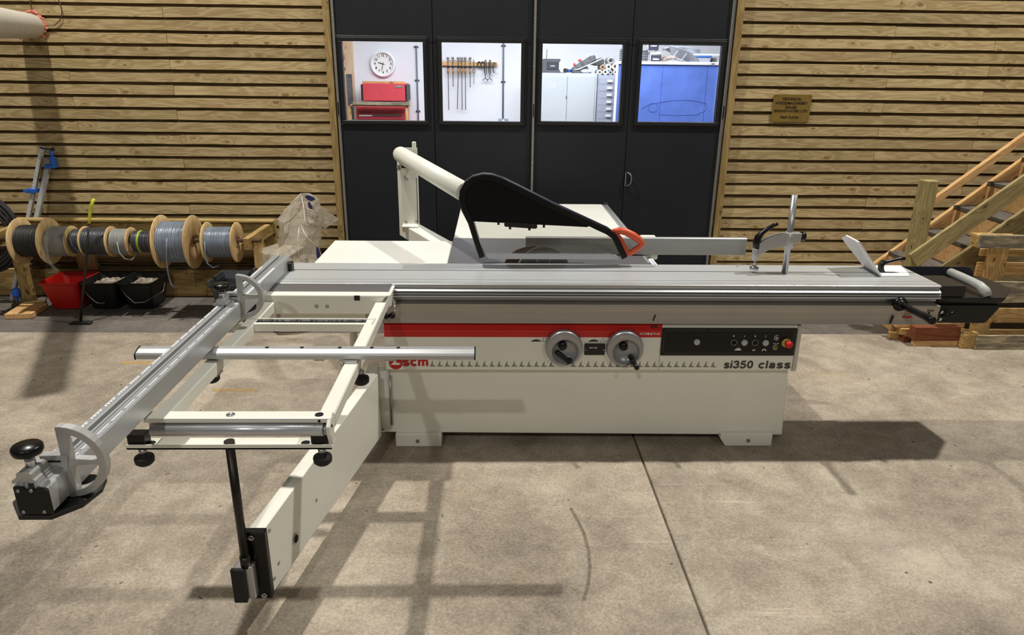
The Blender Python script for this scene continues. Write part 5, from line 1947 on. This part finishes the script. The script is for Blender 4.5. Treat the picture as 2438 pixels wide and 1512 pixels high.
spool(-3.612, -3.398, .176, .118, m_cab_black, 'large wooden spool of black cable at the far left of the rack', wr=.0045)
s2 = spool(-3.380, -3.228, .118, .108, m_cab_grey, 'wooden spool of grey cable in torn clear wrap, second from the left', wr=.0055, discs=(0, 1))
bm = nb()
lathe(bm, [(.115, 0), (.116, .04), (.115, .10), (.117, .145)], (-3.378, 5.40, .598), 'X', 30, cap=False)
link_mesh('shrink_wrap', bm, m_wrap, s2)
bm = nb()
pth = [(-3.36, 5.285, .66), (-3.375, 5.27, .58), (-3.365, 5.265, .50), (-3.33, 5.26, .44), (-3.315, 5.255, .41), (-3.335, 5.25, .385)]
V = []
for i, p in enumerate(pth):
    w = .024 + .006 * math.sin(i * 1.7)
    V.append([bm.verts.new((p[0] - w, p[1] + .012 * math.sin(i * 2.1), p[2])), bm.verts.new((p[0], p[1] - .012, p[2] + .006)), bm.verts.new((p[0] + w, p[1] + .01 * math.cos(i * 1.3), p[2] - .004))])
for A, Q in zip(V, V[1:]):
    for j in range(2):
        bm.faces.new((A[j], A[j + 1], Q[j + 1], Q[j]))
link_mesh('hanging_wrap', bm, m_wrap, s2)
spool(-3.215, -3.128, .112, .088, m_cab_dk, 'small spool of slate cable with crossed loose turns, third from the left', wr=.006, discs=(0, 0),
      tail=[(-3.20, 5.32, .66), (-3.18, 5.30, .60), (-3.15, 5.30, .55), (-3.12, 5.31, .51), (-3.06, 5.32, .47), (-3.02, 5.34, .42)])
spool(-3.125, -2.930, .116, .098, m_cab_dk, 'spool of shiny slate cable behind the green-topped rod', wr=.0062)
spool(-2.915, -2.780, .110, .092, m_cab_lgrey, 'spool of pale grey cable left of the one with green tape', wr=.0055, discs=(0, 1),
      tail=[(-2.84, 5.30, .62), (-2.83, 5.285, .54), (-2.80, 5.29, .49), (-2.77, 5.33, .47), (-2.745, 5.37, .50)])
s6 = spool(-2.760, -2.610, .106, .078, m_cab_dk, 'small dark cable spool with a green tape band', mdisc=M('brown_flange', S(96, 74, 60), .7, 0, .15), wr=.006, discs=(0, 1))
bm = nb()
lathe(bm, [(.084, 0), (.0875, .004), (.0875, .014), (.084, .018)], (-2.712, 5.40, .598), 'X', 30, cap=False)
link_mesh('tape_band', bm, m_greentape, s6)
spool(-2.545, -2.308, .205, .150, m_cab_blue, 'largest wooden spool, blue-grey cable with a loose end hanging down', wr=.0068,
      tail=[(-2.44, 5.245, .66), (-2.452, 5.235, .56), (-2.462, 5.235, .46), (-2.466, 5.24, .38), (-2.462, 5.25, .30), (-2.44, 5.27, .262)])
spool(-2.200, -1.978, .154, .112, m_cab_blue, 'rightmost wooden spool of glossy blue-grey cable beside the rack arm', wr=.0055,
      tail=[(-2.18, 5.285, .63), (-2.185, 5.278, .54), (-2.18, 5.28, .46), (-2.15, 5.30, .42), (-2.11, 5.33, .43)])

# ---- black hose coil at the left edge
t = empty('hose_coil', (-4.12, 5.72, .60), 'thick black hose coiled on the wall at the left edge', 'hose')
for i in range(7):
    bm = nb()
    R = .335 - (i % 4) * .026
    tube(bm, [(-4.13 + R * math.cos(a), 5.66 + (i // 4) * .04 + .012 * math.sin(3 * a + i), .595 + R * .98 * math.sin(a)) for a in [j * PI / 16 for j in range(32)]], .0135, 10, closed=True)
    link_mesh('hose_turn', bm, m_rubber, t)

# ---- sash clamps leaning on the wall
t = empty('sash_clamp', (-3.99, 5.70, 0), 'silver punched sash clamp bar, left of the two leaning on the board wall', 'clamp', 'sash clamps leaning on the wall')
beam('bar', (-4.035, 5.75, .005), (-3.635, 5.93, 1.25), .03, .028, m_clampbar, t, (0, 1, 0), .001)
q0, q1 = Vector((-4.035, 5.75, .005)), Vector((-3.635, 5.93, 1.25))
bm = nb()
dq = (q1 - q0).normalized()
for i in range(44):
    p = q0 + dq * (.04 + i * .029) + Vector((-.005, -.0165, 0))
    sphere(bm, p, .0035, 6, (1, .4, 1))
link_mesh('punched_holes', bm, m_print_white, t)
pm = q0 + dq * .95
B('sliding_jaw', pm.x - .045, pm.x + .035, pm.y - .04, pm.y + .025, pm.z - .012, pm.z + .020, m_blueclamp, t, .003)
B('jaw_clip', pm.x - .060, pm.x - .040, pm.y - .045, pm.y - .03, pm.z - .006, pm.z + .014, m_blueclamp, t, .003)
t = empty('sash_clamp', (-3.9, 5.58, 0), 'sash clamp with blue screw head, right of the two leaning on the wall', 'clamp', 'sash clamps leaning on the wall')
q0, q1 = Vector((-3.96, 5.73, .03)), Vector((-3.592, 5.915, 1.145))
beam('bar', q0, q1, .032, .034, m_clampbar, t, (0, 1, 0), .001)
dq = (q1 - q0).normalized()
B('head', -3.610, -3.548, 5.865, 5.925, 1.115, 1.165, m_steel, t, .004)
B('head_band', -3.618, -3.540, 5.855, 5.93, 1.085, 1.112, m_blueclamp, t, .003)
B('head_cheek', -3.566, -3.540, 5.86, 5.925, 1.11, 1.175, m_blueclamp, t, .004)
bm = nb()
cyl(bm, (-3.557, 5.895, 1.17), (-3.553, 5.895, 1.225), .014, n=14)
link_mesh('screw_spindle', bm, m_blueclamp, t)
bm = nb()
tube(bm, [(-3.535, 5.895, 1.232), (-3.60, 5.88, 1.240), (-3.625, 5.88, 1.248)], .0065, 8)
sphere(bm, (-3.535, 5.895, 1.235), .014, 10)
link_mesh('tommy_bar', bm, m_black, t)
B('foot_jaw', -3.985, -3.915, 5.685, 5.745, .055, .12, m_blueclamp, t, .006)
bm = nb()
cyl(bm, (-3.955, 5.695, .0), (-3.955, 5.70, .055), .007, n=10)
link_mesh('foot_screw', bm, m_blueclamp, t)

# ---- green tipped rod standing on a flat foot
t = empty('magnet_sweeper', (-3.15, 5.21, 0), 'thin dark rod with yellow-green taped top standing on a flat black foot before the buckets', 'tool')
bm = nb()
prism(bm, [(-3.250, -.002), (-3.235, .012), (-3.10, .016), (-3.085, .004), (-3.10, -.003)], 'Y', 5.175, 5.225)
link_mesh('flat_foot', bm, m_rubber, t, bevel=.002)
bm = nb()
tube(bm, [(-3.172, 5.205, .012), (-3.105, 5.225, .30), (-3.045, 5.245, .56), (-2.998, 5.258, .765)], [.010, .009, .008, .008], 10)
link_mesh('rod', bm, m_dkbrown, t)
bm = nb()
tube(bm, [(-2.998, 5.258, .765), (-2.992, 5.262, .80), (-2.978, 5.264, .85), (-2.962, 5.266, .90), (-2.936, 5.268, .945)], [.0115, .012, .011, .012, .011], 10)
tag(link_mesh('taped_grip', bm, m_yellow, t), 'yellow-green taped grip')


# ---- builders' buckets
def bucket(cx, y0, w, d, h, mat, label, handle, fill=None, bow=True):
    t = empty('builders_bucket', (cx, y0 + d / 2, 0), label, 'bucket', 'builders buckets under the spools')
    y1 = y0 + d
    x0, x1 = cx - w / 2, cx + w / 2
    k = .14

    def ring(f, z, dy=0.0):
        """rounded rectangle ring"""
        a0, a1, b0, b1 = x0 + w * k * f, x1 - w * k * f, y0 + d * k * f * 1.1 + dy, y1 - d * k * f * 1.1
        r = .035
        out = []
        for (cx_, cy_, s) in ((a1 - r, b1 - r, 0), (a0 + r, b1 - r, 1), (a0 + r, b0 + r, 2), (a1 - r, b0 + r, 3)):
            for j in range(4):
                a = s * PI / 2 + j * PI / 6
                out.append((cx_ + r * math.cos(a), cy_ + r * math.sin(a), z))
        return out
    bm = nb()
    lv = [ring(1.12, .0), ring(1.0, .004), ring(.12, h - .02), ring(.0, h - .016), ring(-.10, h - .010), ring(-.10, h), ring(.05, h), ring(.12, h - .006), ring(1.05, .010), ]
    V = [[bm.verts.new(p) for p in L] for L in lv]
    for A, Q in zip(V, V[1:]):
        n = len(A)
        for i in range(n):
            f = bm.faces.new((A[i], A[(i + 1) % n], Q[(i + 1) % n], Q[i]))
    bm.faces.new(V[0][::-1])
    bm.faces.new(V[-1])
    link_mesh('bucket_shell', bm, mat, t)
    if handle:
        bm = nb()
        tube(bm, handle, .0035, 8)
        link_mesh('wire_handle', bm, m_steel, t)
    if fill:
        bm = nb()
        n = 12
        zf = h * fill
        g = [[bm.verts.new((cx + (i / n - .5) * w * .74, y0 + d / 2 + (j / n - .5) * d * .72, zf + random.uniform(-.012, .018) + .03 * math.exp(-((i - 7) ** 2 + (j - 5) ** 2) / 14))) for i in range(n + 1)] for j in range(n + 1)]
        for i in range(n):
            for j in range(n):
                bm.faces.new((g[j][i], g[j][i + 1], g[j + 1][i + 1], g[j + 1][i]))
        f_ = link_mesh('dusty_rubble', bm, m_debris, None)
        tag(f_, 'pale dusty rubble filling the ' + ('middle' if cx < -3.0 else 'right-hand') + ' black builders bucket', 'rubble', kind='stuff')
    return t


bucket(-3.470, 5.485, .308, .36, .235, m_redbucket, 'red rectangular builders bucket, leftmost of the three', [(-3.60, 5.56, .12), (-3.605, 5.50, .07), (-3.585, 5.475, .03)])
bucket(-3.163, 5.490, .283, .36, .235, m_blkbucket, 'middle bucket, black with pale rubble, between the red one and the right-hand black one', [(-3.275, 5.485, .195), (-3.225, 5.46, .14), (-3.165, 5.45, .085), (-3.13, 5.455, .078), (-3.105, 5.465, .085)], .80)
bucket(-2.874, 5.490, .278, .36, .235, m_blkbucket, 'right-hand black builders bucket with a wire handle and dark rubble', [(-2.975, 5.485, .195), (-2.925, 5.46, .14), (-2.865, 5.45, .085), (-2.80, 5.47, .085), (-2.745, 5.56, .11), (-2.725, 5.66, .12), (-2.722, 5.70, .18)], .78)
beam_ = beam('timber_offcut', (-3.700, 5.30, .020), (-3.730, 5.56, .020), .20, .042, w_fresh, None, (1, 0, 0), .003)
tag(beam_, 'short thick pale timber offcut lying on the floor before the rack leg', 'timber')
t = tag(beam('timber_offcut', (-3.94, 5.60, .012), (-3.72, 5.70, .012), .05, .022, w_batten, None, (0, 1, 0), .002), 'thin brown batten lying behind the thick offcut', 'timber')

# ---- stacking crate
t = empty('stacking_crate', (-2.06, 5.48, 0), 'dark grey stacking crate beneath the right-hand spool', 'crate')
bm = nb()
cx0, cx1, cy0, cy1, hh = -2.225, -1.835, 5.330, 5.66, .300


def crate_ring(i, z):
    return [(cx0 + i, cy0 + i, z), (cx1 - i, cy0 + i, z), (cx1 - i, cy1 - i, z), (cx0 + i, cy1 - i, z)]


lv = [crate_ring(.05, 0), crate_ring(.045, .06), crate_ring(.038, .06), crate_ring(.036, .10), crate_ring(.034, .10), crate_ring(.026, .225), crate_ring(.0, .262), crate_ring(.0, hh), crate_ring(.012, hh), crate_ring(.036, .24), crate_ring(.055, .012)]
V = [[bm.verts.new(p) for p in L] for L in lv]
for A, Q in zip(V, V[1:]):
    for i in range(4):
        bm.faces.new((A[i], A[(i + 1) % 4], Q[(i + 1) % 4], Q[i]))
bm.faces.new(V[0][::-1])
bm.faces.new(V[-1])
link_mesh('crate_shell', bm, m_crate, t)
for z in (.075, .115, .26):
    B('rib', cx0 + .022, cx1 - .022, cy0 + .020, cy0 + .030, z, z + .008, m_crate, t)
    B('rib', cx0 + .020, cx0 + .030, cy0 + .022, cy1 - .022, z, z + .008, m_crate, t)
for x in (cx0 + .07, cx0 + .20, cx0 + .32):
    B('rib', x, x + .008, cy0 + .014, cy0 + .034, .01, .25, m_crate, t)
B('hand_hole', -2.07, -1.98, cy1 - .034, cy1 - .028, .245, .275, m_hole, t)
bm = nb()
tube(bm, [(-2.0, 5.42, .20), (-1.96, 5.44, .30), (-1.92, 5.46, .345), (-1.885, 5.47, .372), (-1.87, 5.48, .36), (-1.90, 5.48, .32), (-1.95, 5.46, .26)], .008, 8)
tag(link_mesh('cable_loop', bm, m_cab_dk), 'stiff dark cable loop sticking out of the grey crate', 'cable')

# ---- polythene sack
bagp = [  # z, left x, right x, front y, back y
    (.004, -1.74, -1.28, 5.00, 5.40), (.10, -1.80, -1.24, 4.96, 5.44), (.30, -1.80, -1.24, 4.98, 5.46), (.46, -1.75, -1.28, 5.03, 5.44),
    (.575, -1.74, -1.31, 5.08, 5.40), (.63, -1.62, -1.30, 5.12, 5.38), (.72, -1.60, -1.285, 5.14, 5.36), (.80, -1.605, -1.270, 5.16, 5.33),
    (.88, -1.535, -1.275, 5.19, 5.30), (.95, -1.465, -1.285, 5.21, 5.27), (1.005, -1.415, -1.345, 5.22, 5.25)]
t = empty('polythene_sack', (-1.50, 5.22, 0), 'crumpled translucent polythene sack with blue print standing by the left door post', 'sack')
bm = nb()
n = 22
rings = []
rr_ = random.Random(11)
ph_ = [rr_.uniform(0, 2 * PI) for _ in range(n)]
for li, (z, xl, xr, yf, yb) in enumerate(bagp):
    ring = []
    for i in range(n):
        a = 2 * PI * i / n + .12 * math.sin(li * 1.1 + ph_[i] * .3)
        fold_ = .10 * math.sin(ph_[i] + li * .55) * (1 - .4 * abs(math.cos(a)))
        x = (xl + xr) / 2 + (xr - xl) / 2 * math.cos(a) * (1 + fold_ * .35)
        y = (yf + yb) / 2 + (yb - yf) / 2 * math.sin(a) * (1 + fold_ * 2.2)
        ring.append(bm.verts.new((x, y, z + rr_.uniform(-.016, .016) * (0 < li < 10))))
    rings.append(ring)
for A, Q in zip(rings, rings[1:]):
    for i in range(n):
        if rr_.random() < .5:
            bm.faces.new((A[i], A[(i + 1) % n], Q[(i + 1) % n]))
            bm.faces.new((A[i], Q[(i + 1) % n], Q[i]))
        else:
            bm.faces.new((A[i], A[(i + 1) % n], Q[i]))
            bm.faces.new((A[(i + 1) % n], Q[(i + 1) % n], Q[i]))
bm.faces.new(rings[0][::-1])
bm.faces.new(rings[-1])
link_mesh('sack_body', bm, m_bag, t)
# loose corner flaring to the right
bm = nb()
hull8(bm, [(-1.30, 5.24, .955), (-1.275, 5.25, .90), (-1.155, 5.27, .812), (-1.215, 5.26, .772), (-1.265, 5.25, .735), (-1.29, 5.24, .78)],
      [(-1.305, 5.26, .95), (-1.285, 5.29, .90), (-1.165, 5.285, .81), (-1.225, 5.30, .775), (-1.275, 5.30, .74), (-1.295, 5.29, .78)])
link_mesh('loose_corner', bm, m_bag, t)
bm = nb()
prism(bm, [(-1.378, .992), (-1.345, 1.0), (-1.312, .985), (-1.300, .968), (-1.33, .955), (-1.358, .968)], 'Y', 5.19, 5.194)
prism(bm, [(-1.352, .948), (-1.338, .958), (-1.325, .925), (-1.318, .900), (-1.343, .908)], 'Y', 5.165, 5.169)
link_mesh('blue_logo_print', bm, m_print_blue, t)
bm = nb()
prism(bm, [(-1.300, .64), (-1.285, .63), (-1.272, .57), (-1.280, .52), (-1.302, .56)], 'Y', 5.10, 5.104)
link_mesh('side_print', bm, m_print_blue, t)
for i, (s, z, x) in enumerate((('Contains bulk', .888, -1.325), ('wood shavings', .868, -1.322), ('dispose of', .852, -1.318), ('with care', .832, -1.31), ('SC IL CO', .806, -1.352), ('Sack', .790, -1.30))):
    text('print_line', s, .016, (x, 5.145 - i * .004, z), m_print_black, t, rot=(PI / 2, .35, 0))
bm = nb()
for pth in ([(-1.60, 5.13, .80), (-1.53, 5.16, .88), (-1.46, 5.18, .955), (-1.405, 5.21, 1.008)], [(-1.40, 5.20, .99), (-1.375, 5.14, .90), (-1.37, 5.12, .82), (-1.40, 5.10, .79)],
            [(-1.40, 5.11, .79), (-1.36, 5.08, .72), (-1.30, 5.08, .66)], [(-1.41, 5.10, .78), (-1.42, 5.07, .70), (-1.42, 5.06, .62), (-1.425, 5.06, .56)]):
    tube(bm, pth, .0025, 6)
link_mesh('crease_glints', bm, m_crease, t)  # glints on the creases, put in as thin pale lines
bm = nb()
sphere(bm, (-1.50, 5.22, .26), .2, 18, (1.22, .85, 1.15))
tag(link_mesh('sawdust_fill', bm, M('sawdust', S(196, 168, 136), .95, 0, .2, 25, .5, 60), None), 'sawdust seen through the translucent polythene sack', 'sawdust', kind='stuff')

# ---- timber staircase
t = empty('timber_stairs', (4.0, 5.2, 0), 'timber staircase with dark treads rising to the right along the board wall', 'stairs')
SL = .83


def st_z(x, x0, z0):
    return z0 + (x - x0) * SL


# far stringer, near stringer
xe = 6.4
# far stringer: top edge passes (3.215,.381)
def diag(name, x0, x1, ztop0, h, y0, th, mat, label=None, xref=None):
    """sloping plank whose top edge is at ztop0 where x = xref"""
    xref = x0 if xref is None else xref
    c = math.atan(SL)
    off = h / 2 / math.cos(c)
    za = ztop0 + (x0 - xref) * SL - off
    zb = ztop0 + (x1 - xref) * SL - off
    o = beam(name, (x0, y0 + th / 2, za), (x1, y0 + th / 2, zb), th, h, mat, t, (0, 1, 0), .003)
    if label:
        tag(o, label)
    return o


diag('stringer', 2.98, xe, .381, .24, 5.70, .04, w_fresh, 'far stringer against the wall', 3.215)
diag('stringer', 3.20, xe, .539, .24, 5.03, .04, w_green, 'near stringer', 3.364)
diag('guard_board', 3.085, xe, .666, .122, 4.972, .027, w_green, 'sloping guard board fixed to the newel post', 3.088)
diag('handrail', 3.50, xe, .965, .055, 5.58, .045, w_fresh, 'slim pinkish handrail on the wall side', 3.55)
for k in range(1, 16):
    z = .096 + .1945 * k
    x = 2.835 + .2345 * k
    if x > xe - .3:
        break
    B('tread', x, x + .27, 5.07, 5.70, z - .032, z, w_step, t, .004)
    B('riser', x + .012, x + .026, 5.07, 5.70, z - .1945 if k > 1 else 0, z - .032, w_fresh, t)
beam('newel_post', (3.122, 5.048, 0), (3.122, 5.048, 1.165), .096, .096, w_green, t, (0, 1, 0), .004)

# ---- pallet standing on edge
t = empty('standing_pallet', (3.9, 4.76, 0), 'weathered wooden pallet standing on its long edge at the right', 'pallet')
for z0, z1 in ((0, .112), (.358, .514), (.752, .846)):
    beam('face_board', (3.490 if z0 < .7 else 3.343, 4.697, (z0 + z1) / 2), (4.75, 4.697, (z0 + z1) / 2), .020, z1 - z0, w_weather, t, (0, 1, 0), .003, .002)
for xb_ in (3.343, 4.0, 4.60):
    for z0, z1 in ((0, .105), (.37, .47), (.752, .840)):
        xo = .06 if z0 < .7 and xb_ < 3.5 else 0
        beam('block', (xb_ + xo + .07, 4.708, (z0 + z1) / 2), (xb_ + xo + .07, 4.800, (z0 + z1) / 2), .14, z1 - z0, w_pallet, t, (1, 0, 0), .003)
for xb_ in (3.508, 4.07, 4.62):
    beam('cross_board', (xb_ + .07, 4.811, 0), (xb_ + .07, 4.811, .83), .020, .145, w_pallet, t, (0, 1, 0), .003)
for z0, z1 in ((.054, .108), (.16, .272), (.518, .620), (.664, .716)):
    beam('deck_board', (3.46, 4.832, (z0 + z1) / 2), (4.75, 4.832, (z0 + z1) / 2), .018, z1 - z0, w_pallet, t, (0, 1, 0), .003, .002)

# second pallet lying behind, low
t = empty('leaning_pallet', (3.4, 4.98, 0), 'lower pallet corner standing behind the timber offcuts', 'pallet')
beam('upright_board', (3.035, 4.95, 0), (3.035, 4.95, .20), .02, .09, w_pallet, t, (0, 1, 0), .003)
beam('top_board', (2.99, 4.93, .186), (3.52, 4.93, .186), .02, .032, w_pallet, t, (0, 1, 0), .003)

# ---- loose timbers on the floor
tim = [((3.080, 4.775, .023), (3.398, 4.775, .023), .05, .046, w_fresh, 'pale pine timber at the front bottom of the stack beside the pallet'),
       ((3.062, 4.785, .0985), (3.398, 4.785, .0985), .075, .100, w_red, 'thick reddish-brown hardwood timber on top of the pine one'),
       ((3.040, 4.865, .028), (3.50, 4.865, .028), .07, .052, w_red, 'brown hardwood timber lying behind the pine one'),
       ((3.015, 4.870, .080), (3.50, 4.870, .080), .06, .048, w_pallet, 'brownish timber with square end behind the thick red one'),
       ((2.975, 4.915, .026), (3.1, 4.905, .026), .030, .05, w_pallet, 'short leftmost offcut at the end of the timber stack'),
       ((2.985, 4.885, .125), (3.50, 4.885, .125), .05, .038, w_fresh, 'narrow pinkish timber on top at the back of the stack')]
for p0, p1, w, h, m_, lb in tim:
    tag(beam('loose_timber', p0, p1, w, h, m_, None, (0, 1, 0), .003), lb, 'timber', 'loose timbers beside the pallet')
